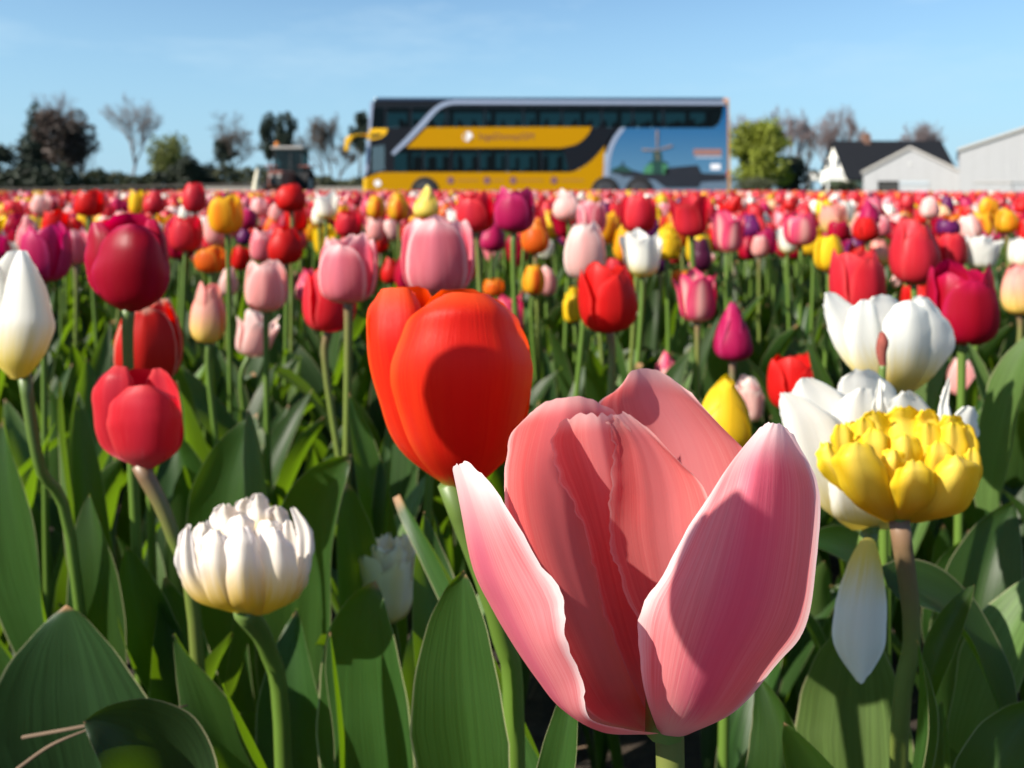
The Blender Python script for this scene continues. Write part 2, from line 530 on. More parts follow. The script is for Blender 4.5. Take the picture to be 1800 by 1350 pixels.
# ------------------------------------------------------------------ petals, leaves, stems
PROF = {
    'egg':    [(0.10, 0.0), (0.56, 0.05), (0.88, 0.17), (1.0, 0.34), (0.99, 0.53), (0.88, 0.71), (0.70, 0.87), (0.50, 1.0)],
    'cup':    [(0.10, 0.0), (0.55, 0.05), (0.88, 0.17), (1.0, 0.34), (1.01, 0.53), (0.96, 0.71), (0.88, 0.87), (0.76, 1.0)],
    'goblet': [(0.10, 0.0), (0.50, 0.06), (0.80, 0.18), (0.88, 0.35), (0.90, 0.53), (0.93, 0.71), (1.00, 0.87), (1.10, 1.0)],
    'bud':    [(0.12, 0.0), (0.60, 0.05), (0.95, 0.17), (1.0, 0.33), (0.86, 0.53), (0.60, 0.73), (0.30, 0.89), (0.08, 1.0)],
    'bowl':   [(0.10, 0.0), (0.60, 0.05), (0.92, 0.19), (1.0, 0.38), (0.98, 0.57), (0.90, 0.74), (0.78, 0.89), (0.64, 1.0)],
    'peony':  [(0.10, 0.0), (0.62, 0.04), (0.93, 0.17), (1.0, 0.35), (1.0, 0.54), (0.97, 0.72), (0.92, 0.87), (0.84, 1.0)],
    'tub':    [(0.10, 0.0), (0.62, 0.05), (0.90, 0.17), (0.96, 0.35), (0.98, 0.53), (1.0, 0.71), (1.02, 0.87), (1.04, 1.0)],
}
WID = [(0, 0.30), (0.10, 0.62), (0.25, 0.88), (0.45, 1.0), (0.62, 0.97), (0.78, 0.82), (0.90, 0.56), (0.965, 0.30), (1, 0.04)]
WID_ROUND = [(0, 0.30), (0.10, 0.64), (0.25, 0.88), (0.42, 1.0), (0.58, 0.98), (0.72, 0.88), (0.83, 0.72), (0.92, 0.50), (0.975, 0.26), (1, 0.05)]
WID_SPOON = [(0, 0.30), (0.10, 0.50), (0.25, 0.68), (0.45, 0.86), (0.65, 0.98), (0.79, 1.0), (0.89, 0.90), (0.955, 0.66), (0.99, 0.36), (1, 0.16)]
WID_FULL = [(0, 0.30), (0.10, 0.62), (0.25, 0.84), (0.45, 0.98), (0.65, 1.0), (0.80, 0.92), (0.90, 0.74), (0.96, 0.50), (1, 0.16)]
WID_BLUNT = [(0, 0.34), (0.10, 0.60), (0.25, 0.80), (0.45, 0.94), (0.65, 1.0), (0.82, 0.98), (0.93, 0.86), (0.98, 0.70), (1, 0.50)]

def petal_grid(prof, nu, nv, W=1.05, wid=WID, seed=0, ruffle=0.03, flat=0.0, lean=0.0, rs=1.0, hs=1.0, serr=0.0, keel=0.04, twist=0.0):
    """one petal of a flower of radius 0.5 and height 1, at azimuth 0 (its back faces +X)"""
    rg = random.Random(seed)
    pf = np.array(PROF[prof])
    c = crom(pf, nv)
    vv = np.linspace(0, 1, nv + 1)
    v2 = vv
    r = c[:, 0] * 0.5 * rs
    z = c[:, 1] * hs
    wv = np.interp(v2, [a for a, b in wid], [b for a, b in wid]) * W * 0.5
    u = np.linspace(-1, 1, nu + 1)
    rho = np.maximum(r, 0.10) * (1 + flat) + 0.02
    th = np.clip(u[None] * wv[:, None] / rho[:, None], -1.75, 1.75)
    x = (r - rho)[:, None] + rho[:, None] * np.cos(th)
    y = rho[:, None] * np.sin(th)
    zz = np.repeat(z[:, None], nu + 1, 1)
    p1, p2, p3 = rg.uniform(0, 6), rg.uniform(0, 6), rg.uniform(0, 6)
    e = np.abs(u)[None] ** 2.2
    rf = ruffle * e * (np.sin(vv * 9 + p1)[:, None] * 0.6 + np.sin(vv * 17 + p2)[:, None] * 0.4 * np.sign(u)[None] + np.sin(vv * 31 + p3)[:, None] * 0.25)
    x = x + rf * sstep(0.25, 0.7, vv)[:, None]
    # midrib keel
    x = x + keel * np.exp(-(u / 0.16) ** 2)[None] * sstep(0.1, 0.5, vv)[:, None] * 0.5
    # tip waviness
    zz = zz + 0.025 * np.sin(u * 5 + p1)[None] * sstep(0.7, 1.0, vv)[:, None] * (ruffle / 0.03)
    if serr:
        tp = sstep(0.75, 1.0, vv)[:, None]
        zz = zz + serr * tp * (np.sin(u * 6 + p2) + 0.7 * np.sin(u * 11 + p3) + 0.35 * np.sin(u * 21 + p1))[None]
        x = x + serr * 0.9 * tp * (np.sin(u * 8 + p3) + 0.5 * np.sin(u * 15 + p1))[None]
    if lean:
        ca, sa = math.cos(lean), math.sin(lean)
        x, zz = x * ca + zz * sa, zz * ca - x * sa
    return np.stack((x, y, zz), -1)

def flower_petals(kind, var, nu, nv):
    """list of (azimuth, grid) of a whole flower of unit size"""
    rg = random.Random(hash((kind, var)) % 99991 if False else sum(map(ord, kind)) * 31 + var * 7)
    L = []
    J = lambda a: rg.uniform(-a, a)
    if kind in ('egg', 'cup', 'goblet', 'bud'):
        op = {'egg': 0.0, 'cup': 0.04, 'goblet': 0.06, 'bud': 0.0}[kind]
        Wd = {'egg': 1.12, 'cup': 1.04, 'goblet': 0.82, 'bud': 1.1}[kind]
        wd = {'egg': WID_ROUND, 'cup': WID_ROUND, 'goblet': WID, 'bud': WID}[kind]
        for i in range(3):
            L.append((60 + i * 120 + J(8), petal_grid(kind, nu, nv, Wd * 0.96, wd, rg.random(), 0.02, 0.05, op * 0.6 + J(0.06), 0.88, 1.0 + J(0.07))))
        for i in range(3):
            L.append((i * 120 + J(10), petal_grid(kind, nu, nv, Wd, wd, rg.random(), 0.025, 0.22, op + abs(J(0.10)) - 0.02, 1.0, 0.93 + J(0.08))))
    elif kind == 'double':
        for ring, (n, rs, hs, W, ln) in enumerate(((4, 0.20, 0.97, 0.32, 0.0), (6, 0.42, 1.0, 0.42, 0.0), (7, 0.62, 0.95, 0.50, 0.0), (8, 0.82, 0.83, 0.56, 0.02), (8, 1.0, 0.66, 0.60, 0.03))):
            for i in range(n):
                L.append((i * 360 / n + J(12) + ring * 33, petal_grid('peony', nu, nv, W, WID_SPOON, rg.random(), 0.03, -0.22, ln + J(0.06), rs * (1 + J(0.05)), hs * (1 + J(0.08)), 0.006, keel=0.01)))
    elif kind == 'ragged':
        for ring, (n, rs, hs, W, ln) in enumerate(((4, 0.40, 0.92, 0.50, 0.02), (5, 0.66, 1.0, 0.66, 0.08), (6, 0.88, 0.95, 0.78, 0.20))):
            for i in range(n):
                L.append((i * 360 / n + J(12) + ring * 31, petal_grid('tub', nu, nv, W, WID_SPOON if ring else WID_FULL, rg.random(), 0.05, -0.05, ln * .8 + J(0.08), rs, hs * (1 + J(0.10)), 0.010, keel=0.03)))
    return L

_pm = {}
def petal_meshes(kind, var, nu=8, nv=10):
    k = (kind, var, nu, nv)
    if k not in _pm:
        _pm[k] = [(a, grid_mesh('petal_%s' % kind, g)) for a, g in flower_petals(kind, var, nu, nv)]
    return _pm[k]

def slot(o, mat):
    if not o.data.materials:
        o.data.materials.append(None)
    o.material_slots[0].link = 'OBJECT'
    o.material_slots[0].material = mat

def leaf_grid(p0, p1, p2, width, face=(0, -1, 0), roll=0.0, twist=0.0, fold=0.35, wave=0.06, nu=8, nv=16, seed=0, peak=0.42, bw=0.45):
    """a tulip leaf along a bent midline, channelled and wavy"""
    rg = random.Random(seed)
    p0, p1, p2 = (np.asarray(q, float) for q in (p0, p1, p2))
    t = np.linspace(0, 1, nv + 1)[:, None]
    c = (1 - t) ** 2 * p0 + 2 * t * (1 - t) * p1 + t ** 2 * p2
    T = np.gradient(c, axis=0)
    T /= np.linalg.norm(T, axis=1)[:, None] + 1e-12
    f = np.asarray(face, float)
    S = np.cross(T, f)
    S /= np.linalg.norm(S, axis=1)[:, None] + 1e-9
    Nn = np.cross(S, T)
    a = roll + twist * (t - 0.5)
    S2 = S * np.cos(a) + Nn * np.sin(a)
    N2 = -S * np.sin(a) + Nn * np.cos(a)
    tv = t[:, 0]
    wv = width * 0.5 * np.interp(tv, [0, 0.12, peak, 0.65, 0.82, 0.93, 0.98, 1], [bw, 0.68, 1.0, 0.88, 0.60, 0.30, 0.12, 0.01])
    u = np.linspace(-1, 1, nu + 1)
    ph, ph2 = rg.uniform(0, 6), rg.uniform(0, 6)
    off = fold * np.abs(u)[None] ** 1.6 * wv[:, None]
    off = off + wave * width * (u[None] ** 2) * np.sign(u)[None] * np.sin(tv * 7.5 + ph)[:, None] + wave * 0.7 * width * (u[None] ** 2) * np.sin(tv * 11 + ph2)[:, None]
    return c[:, None] + S2[:, None] * (u[None, :, None] * wv[:, None, None]) + N2[:, None] * off[:, :, None]

def rot_tilt(tx, ty):
    """tilt of a flower axis: tx leans it towards +X, ty towards +Y"""
    return Matrix.Rotation(tx, 3, 'Y') @ Matrix.Rotation(-ty, 3, 'X')

_leafm = []
def generic_leaves():
    if not _leafm:
        rg = random.Random(5)
        for i in range(7):
            bend = rg.uniform(0.05, 0.45)
            g = leaf_grid((0.02, 0, 0), (0.06 + bend * 0.2, 0, 0.6), (0.10 + bend, 0, 1.0 - bend * 0.35), rg.uniform(0.12, 0.20), face=(-1, 0, 0.15), roll=rg.uniform(-0.3, 0.3), twist=rg.uniform(-0.9, 0.9), fold=rg.uniform(0.25, 0.6), wave=rg.uniform(0.04, 0.10), nu=6, nv=12, seed=i)
            _leafm.append(grid_mesh('tulip_leaf', g))
    return _leafm

RG = random.Random(11)

WF = {'egg': .89, 'cup': .84, 'goblet': .86, 'bud': .90, 'double': .88, 'ragged': .84}
def make_tulip(label, cx, top, bot, wpx, wreal, kind, colour, var=0, az=0.0, tilt=(0, 0), base=None, stem='green', res=(8, 10), group=None, leaves=3, leafh=0.26, srad=0.0036, name='tulip', petal_named=True, mid=None, nets=()):
    """a tulip whose head the photograph shows at column cx, rows top to bot, wpx wide; wreal is the head's width in metres"""
    d = wreal * FPX / wpx
    hb = P(cx - math.tan(tilt[0]) * (bot - top) * 0.5, bot, d)
    hh = (bot - top) / FPX * d / max(0.7, math.cos(tilt[0]))
    if base is None:
        bx = hb[0] + RG.uniform(-0.02, 0.02)
        by = d + RG.uniform(0.0, 0.03)
    else:
        bx, by = base
    t = thing(name, label, 'tulip', (bx, by, 0), group)
    o0 = np.array((bx, by, 0))
    # stem
    ax = rot_tilt(*tilt) @ Vector((0, 0, 1))
    below = hb - np.array(ax) * 0.04
    pts = [np.zeros(3)]
    if mid is not None:
        pts += [q - o0 for q in mid] + [hb - o0 + np.array(ax) * 0.003]
    else:
        pts.append((below - o0) * 0.5 + np.array((RG.uniform(-.006, .006), 0, 0)))
        pts += [below - o0, hb - o0 + np.array(ax) * 0.003]
    V, F, uv = tube(pts, [srad * 1.15, srad, srad * 0.95, srad * 1.15], 8, 14)
    s = add('stem', mesh_of('stem', V, F, uv, (STEM[stem],)), t)
    q = rot_tilt(*tilt)
    for i, nr in enumerate(nets):
        net_petal('petal', row_net([(a_, b_, y_, d + l_, d + m_, d + r_, g_) for a_, b_, y_, l_, m_, r_, g_ in nr]), t, PET[colour], 20, 30, int(cx) + i, .0008 if kind in ('double', 'ragged') else .00035, ripple=.0009 if kind in ('double', 'ragged') else .0005, fold_k=2.6 if kind in ('double', 'ragged') else 1.2)
    for i, (a, me) in enumerate(petal_meshes(kind, var, *res) if not nets else ()):
        p = add('petal', me, t)
        slot(p, PET[colour])
        p.location = tuple(hb - o0)
        p.rotation_euler = (q @ Matrix.Rotation(R(a + az), 3, 'Z')).to_euler()
        p.scale = (wreal * WF[kind], wreal * WF[kind], hh)
    rg = random.Random(int(cx * 7 + top * 3))
    if kind in ('cup', 'goblet', 'double', 'ragged') and wpx > 60:
        V, F, uv = tube([hb - o0, hb - o0 + np.array(ax) * hh * 0.4], [wreal * 0.05, wreal * 0.035], 6, 3)
        add('pistil', mesh_of('pistil', V, F, uv, (STEM['green'],)), t)
    a0 = rg.uniform(0, 360)
    for i in range(leaves):
        l = add('leaf', generic_leaves()[rg.randrange(7)], t)
        slot(l, LEAF if rg.random() < 0.6 else LEAF_PALE)
        k = leafh * rg.uniform(0.75, 1.15)
        l.rotation_euler = (0, 0, R(a0 + i * 137 + rg.uniform(-25, 25)))
        l.scale = (k, k, k)
    return t

def net_petal(name, rows, parent, mat, nu=36, nv=60, seed=0, serr=0.0011, edges='both', tip=True, ripple=0.0010, fold_k=1.0):
    """petal from a net of points (px, py, d): rows run base to tip, columns across"""
    rg = np.random.default_rng(seed)
    A = np.array([[P(*q) for q in r] for r in rows])
    G = crom(A, nv)
    G = crom(G.transpose(1, 0, 2), nu).transpose(1, 0, 2)
    u = np.linspace(-1, 1, nu + 1)
    v = np.linspace(0, 1, nv + 1)
    # unit vectors: across, along, normal
    U = np.gradient(G, axis=1)
    Vv = np.gradient(G, axis=0)
    U /= np.linalg.norm(U, axis=2)[..., None] + 1e-12
    Vv /= np.linalg.norm(Vv, axis=2)[..., None] + 1e-12
    Nn = np.cross(U, Vv)
    Nn /= np.linalg.norm(Nn, axis=2)[..., None] + 1e-12
    # ragged, gently frilled margin
    for side, sg in ((0, -1), (1, 1)):
        w1 = np.interp(v * 26, np.arange(28), rg.uniform(-1, 1, 28))
        w2 = np.interp(v * 55, np.arange(57), rg.uniform(-1, 1, 57))
        prof = (0.75 * w1 + 0.45 * w2) * serr * sstep(0.08, 0.3, v)
        mask = sstep(0.80, 1.0, u * sg)
        G = G + U * (prof[:, None] * mask[None])[..., None]
        rf = (np.sin(v * 22 + rg.uniform(0, 6)) * .5 + np.sin(v * 9 + rg.uniform(0, 6)) * .5 + w1 * .12) * ripple * sstep(0.15, 0.4, v)
        G = G + Nn * (rf[:, None] * sstep(0.35, 1.0, u * sg)[None])[..., None]
    if tip:
        w1 = np.interp((u + 1) * 7, np.arange(16), rg.uniform(-1, 1, 16))
        G = G + Vv * (w1[None] * serr * 0.8 * sstep(0.9, 1.0, v)[:, None])[..., None]
    # soft lengthwise folds fanning from the base
    fold = fold_k * 0.00022 * np.sin(u * 7 + rg.uniform(0, 6)) + 0.00006 * np.sin(u * 23 + rg.uniform(0, 6))
    G = G + Nn * (fold[None] * sstep(0.1, 0.5, v)[:, None])[..., None]
    o0 = np.array(parent.location)
    o = add(name, grid_mesh(name, G - o0, (mat,)), parent)
    return o

def row_net(rows):
    """rows (xl, xr, y, dl, dm, dr, sag) -> 5 column net; sag lowers (+) the row's two ends"""
    out = []
    for xl, xr, y, dl, dm, dr, sag in rows:
        r = []
        for u in (-1, -.5, 0, .5, 1):
            a = math.sin(u * math.pi / 2 * .92) / math.sin(math.pi / 2 * .92)
            q = u * u
            d = dm * (1 - q) + (dl if u < 0 else dr) * q
            r.append(((xl + xr) / 2 + (xr - xl) / 2 * a, y + sag * q, d))
        out.append(r)
    return out

def dbl(dep, bul, *rows):
    """net rows of one petal of a double flower: rows (xl, xr, y) base to tip, dep its distance from the axis (towards the lens if negative)"""
    n_ = len(rows)
    out = []
    for i, (a, b, y) in enumerate(rows):
        f = i / (n_ - 1)
        k_ = math.sin(min(1, f * 1.9) * math.pi / 2) * (1 - 0.18 * max(0, f - .6) / .4)
        w_ = (b - a) / 100.0
        e = bul * min(1.4, w_ * 1.6) * (0.3 + 0.7 * min(1, f * 2))
        out.append((a, b, y, dep * k_ + e, dep * k_, dep * k_ + e, 0 if i == 0 else (2 + 7 * f ** 3) * min(1, w_ * 1.6)))
    return out

def hand_leaf(t, b, c, tip, wpx, face=(0, -1, 0), roll=0.0, twist=0.0, fold=0.3, wave=0.05, mat=None, seed=0, peak=0.42, bw=0.45):
    """leaf part of t; b, c, tip are (px, py, d)"""
    o0 = np.array(t.location)
    d = (b[2] + tip[2]) / 2
    g = leaf_grid(P(*b) - o0, P(*c) - o0, P(*tip) - o0, wpx / FPX * d, face, roll, twist, fold, wave, 14, 30, seed, peak, bw)
    l = add('leaf', grid_mesh('leaf', g, (mat or LEAF,)), t)
    return l

# ================================================================== the setting
def sheet(name, xs, ys, dz, mat):
    X, Y = np.meshgrid(np.asarray(xs, float), np.asarray(ys, float))
    G = np.stack((X, Y, gz(X, Y) + dz), -1)
    o = add(name, mesh_of(name, G.reshape(-1, 3), grid_faces(len(ys) - 1, len(xs) - 1), None, (mat,)), None, 'structure')
    return o

def soil_mat():
    m, n, out = new_mat('soil')
    tcn = N(n, 'ShaderNodeTexCoord')
    z = N(n, 'ShaderNodeTexNoise')
    z.inputs['Scale'].default_value = 22
    z.inputs['Detail'].default_value = 9
    z.inputs['Roughness'].default_value = 0.7
    n.links.new(tcn.outputs['Object'], z.inputs['Vector'])
    c = mixc(n, ramp(n, z.outputs['Fac'], 0.35, 0.7), (0.018, 0.012, 0.008), (0.075, 0.052, 0.034))
    b = N(n, 'ShaderNodeBsdfPrincipled')
    n.links.new(c, b.inputs['Base Color'])
    b.inputs['Roughness'].default_value = 0.95
    bp = N(n, 'ShaderNodeBump')
    bp.inputs['Strength'].default_value = 0.9
    bp.inputs['Distance'].default_value = 0.02
    n.links.new(z.outputs['Fac'], bp.inputs['Height'])
    n.links.new(bp.outputs[0], b.inputs['Normal'])
    n.links.new(b.outputs[0], out.inputs[0])
    return m

xs = list(np.linspace(-400, -30, 12)) + list(np.linspace(-28, 28, 29)) + list(np.linspace(30, 400, 12))
sheet('ground', xs, [-60, -10, 0, 3, 6, 9, 12, 16, 20, 24, 28, 34, 45, 70, 120, 300, 1500], -0.02, solid('grass_land', (0.045, 0.075, 0.022), 0.9, scale=0.6, amount=0.5))
sheet('tulip_bed', np.linspace(-28, 28, 57), [-3, 0, 3, 6, 8, 10, 12, 14, 16, 18, 20, 22, 24, 26, 28.3], 0.0, soil_mat())
sheet('road', np.linspace(-60, 60, 61), [29.2, 31, 33, 35.2], -0.012, solid('asphalt', (0.055, 0.055, 0.058), 0.85, scale=3, amount=0.3))

# ------------------------------------------------------------------ trees
BARK = solid('bark', (0.075, 0.058, 0.048), 0.9, scale=4, amount=0.4)
BARK_GREY = solid('bark_grey', (0.15, 0.125, 0.12), 0.9, scale=4, amount=0.3)
BARK_PURPLE = solid('bark_twigs_mauve', (0.14, 0.105, 0.105), 0.9, scale=4, amount=0.3)

def foliage_mat(name, col, trans=0.3):
    m, n, out = new_mat(name)
    g = N(n, 'ShaderNodeNewGeometry')
    c = mixc(n, g.outputs['Random Per Island'], tuple(x * 0.6 for x in col), tuple(x * 1.35 for x in col))
    b = N(n, 'ShaderNodeBsdfPrincipled')
    n.links.new(c, b.inputs['Base Color'])
    b.inputs['Roughness'].default_value = 0.7
    t = N(n, 'ShaderNodeBsdfTranslucent')
    n.links.new(c, t.inputs[0])
    mm = N(n, 'ShaderNodeMixShader')
    mm.inputs[0].default_value = trans
    n.links.new(b.outputs[0], mm.inputs[1])
    n.links.new(t.outputs[0], mm.inputs[2])
    n.links.new(mm.outputs[0], out.inputs[0])
    return m

FOL = {
    'conifer': foliage_mat('foliage_conifer', (0.018, 0.034, 0.020), 0.1),
    'brown': foliage_mat('foliage_russet', (0.066, 0.042, 0.032), 0.15),
    'willow': foliage_mat('foliage_willow', (0.15, 0.17, 0.04), 0.3),
    'dark': foliage_mat('foliage_dark', (0.020, 0.030, 0.014), 0.1),
    'olive': foliage_mat('foliage_olive', (0.060, 0.068, 0.030), 0.2),
    'lime': foliage_mat('foliage_lime', (0.19, 0.22, 0.018), 0.35),
}

def leaf_cloud(cs, n, size, rg, flat=False):
    """n little leaf-clump quads through ellipsoids cs = [(x,y,z,rx,ry,rz)]"""
    vol = np.array([c[3] * c[4] * c[5] for c in cs])
    pick = rg.choice(len(cs), n, p=vol / vol.sum())
    C = np.array(cs)[pick]
    D = rg.normal(size=(n, 3))
    D /= np.linalg.norm(D, axis=1)[:, None]
    rad = rg.uniform(0.35, 1.0, n) ** 0.5 * rg.uniform(0.85, 1.1, n)
    p = C[:, :3] + D * C[:, 3:] * rad[:, None]
    a = rg.normal(size=(n, 3))
    a /= np.linalg.norm(a, axis=1)[:, None]
    b = np.cross(a, rg.normal(size=(n, 3)))
    b /= np.linalg.norm(b, axis=1)[:, None]
    s = size * rg.uniform(0.6, 1.5, n)[:, None]
    q = rg.uniform(0.4, 0.9, n)[:, None]
    V = np.stack((p - a * s, p + b * s * q, p + a * s, p - b * s * q), 1).reshape(-1, 3)
    F = np.arange(4 * n).reshape(-1, 4)
    return V, F

def leafy_tree(label, cx, top, wpx, d, mat, name='leafy_tree', base=None, lobes=26, n=5200, trunk=True, seed=0, shape='round', size=None):
    rg = np.random.default_rng(seed + abs(int(cx)))
    k = d / FPX
    x0 = (cx - 900) * k
    g0 = float(gz(x0, d))
    ztop = H + (YH - top) * k
    wid = wpx * k
    zb = g0 + (ztop - g0) * (0.12 if base is None else base)
    t = thing(name, label, 'tree' if trunk else 'shrub', (x0, d, g0))
    hh = ztop - zb
    cs = []
    for i in range(lobes):
        f = (i + 0.5) / lobes
        if shape == 'cone':
            r = wid * 0.5 * (1 - f) ** 0.75 + 0.05 * wid
            zc = zb + hh * f
            cs.append((rg.uniform(-.25, .25) * r, rg.uniform(-.3, .3) * r, zc - g0, r * 0.75, r * 0.75, hh / lobes * 1.3))
        elif shape == 'weep':
            a = rg.uniform(0, 6.28)
            rr = wid * 0.36 * rg.uniform(0.3, 1)
            cs.append((rr * math.cos(a), rr * math.sin(a), zb - g0 + hh * rg.uniform(0.35, 0.72), wid * 0.16, wid * 0.16, hh * 0.36))
        elif shape == 'umbrella':
            a = rg.uniform(0, 6.28)
            rr = wid * 0.30 * rg.uniform(0, 1)
            zc = zb - g0 + hh * rg.uniform(0.15, 0.85)
            cs.append((rr * math.cos(a), rr * math.sin(a), zc, wid * rg.uniform(0.14, 0.24), wid * 0.2, hh * 0.16))
        else:
            a = rg.uniform(0, 6.28)
            zz = rg.uniform(0.12, 0.86)
            rr = wid * 0.34 * math.sqrt(rg.uniform(0, 1)) * math.sqrt(max(0.1, 1 - (2 * zz - 0.9) ** 2))
            cs.append((rr * math.cos(a), rr * math.sin(a), zb - g0 + hh * zz, wid * rg.uniform(0.12, 0.24), wid * 0.2, hh * rg.uniform(0.10, 0.19)))
    V, F = leaf_cloud(cs, n, (size or 0.022) * math.sqrt(wid * hh) + 0.02, rg)
    add('crown', mesh_of('crown', V, F, None, (mat,), False), t)
    if trunk:
        m = MB()
        th = zb + hh * 0.5 - g0
        lx, ly = rg.uniform(-.05, .05, 2) * wid
        m.tube([(0, 0, -0.1), (lx * .4, ly * .4, th * 0.5), (lx, ly, th)], [0.035 * wid + 0.08, 0.028 * wid + .05, 0.01 * wid + .02], 7, 6)
        for i in range(5):
            c = cs[rg.integers(len(cs))]
            m.tube([(lx * .4, ly * .4, th * rg.uniform(0.35, 0.7)), ((lx + c[0]) * .5, c[1] * .5, (th * .6 + c[2]) * .5), c[:3]], [0.016 * wid + .02, 0.01], 5, 4)
        me = mesh_of('trunk', m.V, m.F, None, (BARK,), True)
        add('trunk', me, t)
    return t

def bare_tree(label, cx, top, wpx, d, mat, trunks=1, lean=0.0, seed=0, depth=6, fork=0.24, twig=0.7):
    rg = random.Random(seed * 13 + int(cx))
    k = d / FPX
    x0 = (cx - 900) * k
    g0 = float(gz(x0, d))
    hh = H + (YH - top) * k - g0
    wid = wpx * k
    t = thing('bare_tree', label, 'tree', (x0, d, g0))
    tr, cr = MB(), MB()
    # limbs grow in unit space, then are fitted to the height and width of the tree
    segs = []
    def grow(p, dr, ln, rad, lev):
        mid = p + dr * ln * 0.5 + Vector((rg.uniform(-1, 1), rg.uniform(-1, 1), 0)) * ln * 0.06
        e = p + dr * ln
        segs.append((p, mid, e, rad, lev))
        if lev >= depth:
            return
        n = rg.choice((3, 4)) if lev < 3 else rg.choice((3, 3, 4))
        for i in range(n):
            a = rg.uniform(0, 6.283)
            s = rg.uniform(0.35, 0.95)
            nd = (dr + Vector((math.cos(a) * s, math.sin(a) * s, rg.uniform(0.02, 0.28)))).normalized()
            q = p.lerp(e, rg.uniform(0.35 if lev else 0.6, 1.0)) if i else e
            grow(q, nd, ln * rg.uniform(0.58, 0.82), rad * rg.uniform(0.5, 0.66), lev + 1)
    for i in range(trunks):
        off = (i - (trunks - 1) / 2) * 0.08
        grow(Vector((off, 0, 0)), Vector((lean + off * 3 + rg.uniform(-.05, .05), rg.uniform(-.1, .1), 1)).normalized(), fork * rg.uniform(0.9, 1.2), 0.018 if trunks == 1 else 0.014, 0)
    zs = max(s[2].z for s in segs)
    xl, xr = min(s[2].x for s in segs), max(s[2].x for s in segs)
    fx = wid / (xr - xl)
    fz = hh / zs
    for p, m_, e, rad, lev in segs:
        pts = [(q.x * fx, q.y * fx, q.z * fz) for q in (p, m_, e)]
        r = max(rad * hh * 0.85, 0.010 * twig * (1 + d / 90))
        (tr if lev < 2 else cr).tube(pts, [r, r * 0.7], 6 if lev < 2 else 3)
    add('trunk', mesh_of('trunk', tr.V, tr.F, None, (mat,), True), t)
    add('crown', mesh_of('crown', cr.V, cr.F, None, (mat,), True), t)
    return t

leafy_tree('dark scrubby tree at the left edge of the field', -5, 252, 110, 74, FOL['dark'], seed=1)
leafy_tree('tall dark green conifer behind the russet tree', 62, 178, 95, 78, FOL['conifer'], shape='cone', seed=2, name='conifer_tree')
leafy_tree('broad russet brown tree next to the dark conifer', 112, 186, 108, 73, FOL['brown'], seed=3, name='russet_tree', base=0.25)
bare_tree('tall hazy bare tree rising behind the russet tree', 125, 152, 95, 98, BARK_PURPLE, seed=4, twig=0.65)
bare_tree('slender pale bare tree standing alone against the sky', 232, 160, 115, 84, BARK_GREY, seed=5, lean=0.12, twig=0.65)
bare_tree('small leaning bare tree beside the russet tree', 158, 232, 70, 76, BARK, seed=6, lean=-0.35, depth=4)
leafy_tree('yellow green weeping willow in the far garden', 296, 235, 72, 70, FOL['willow'], shape='weep', seed=7, name='willow_tree', base=0.1)
leafy_tree('round dark evergreen shrub beside the willow', 335, 268, 58, 67, FOL['dark'], seed=8, trunk=False, name='evergreen_shrub', base=0.0)
bare_tree('bare tree with dark ivy before the pair of pines', 412, 196, 92, 80, BARK, seed=9)
leafy_tree('ivy clump on the bare tree beside the pines', 395, 240, 46, 79.5, FOL['conifer'], seed=10, name='ivy_clad_tree', base=0.55)
leafy_tree('dark twin topped pine behind the tractor', 476, 196, 46, 84, FOL['conifer'], seed=11, shape='round', name='pine_tree', base=0.42)
leafy_tree('dark pine just right of the twin topped pine', 503, 196, 44, 83, FOL['conifer'], seed=12, shape='round', name='pine_tree', base=0.40)
bare_tree('spreading bare tree with forked trunks between tractor and coach', 582, 196, 118, 76, BARK, seed=13, trunks=3)
leafy_tree('dark pine top showing beside the coach front', 632, 192, 42, 88, FOL['conifer'], seed=14, shape='round', name='pine_tree', base=0.35)
bare_tree('low bare tree just behind the coach rear', 1312, 192, 70, 95, BARK_PURPLE, seed=15)
bare_tree('mid sized bare tree behind the lime green tree', 1388, 182, 85, 92, BARK_PURPLE, seed=16, trunks=2)
bare_tree('broad bare tree behind the black roofed house', 1470, 181, 112, 132, BARK_PURPLE, seed=17, trunks=3)
bare_tree('rounded bare tree behind the white barns', 1620, 208, 94, 125, BARK_PURPLE, seed=18, trunks=2)
bare_tree('brownish bare shrubby tree left of the house', 1412, 236, 50, 96, BARK, seed=19, trunks=3, depth=4)
leafy_tree('lime green leafy tree beside the coach rear', 1340, 210, 136, 62, FOL['lime'], seed=20, lobes=44, n=9000, name='spring_tree', base=0.16)
leafy_tree('dark shrubs under the lime green tree', 1395, 272, 90, 66, FOL['dark'], seed=21, trunk=False, name='dark_shrub', base=0.0)
leafy_tree('low green shrub at the foot of the coach rear', 1325, 312, 90, 56, FOL['olive'], seed=22, trunk=False, name='low_shrub', base=0.0)
leafy_tree('clipped green hedge plant before the house', 1492, 318, 70, 100, FOL['olive'], seed=23, trunk=False, name='low_shrub', base=0.0)

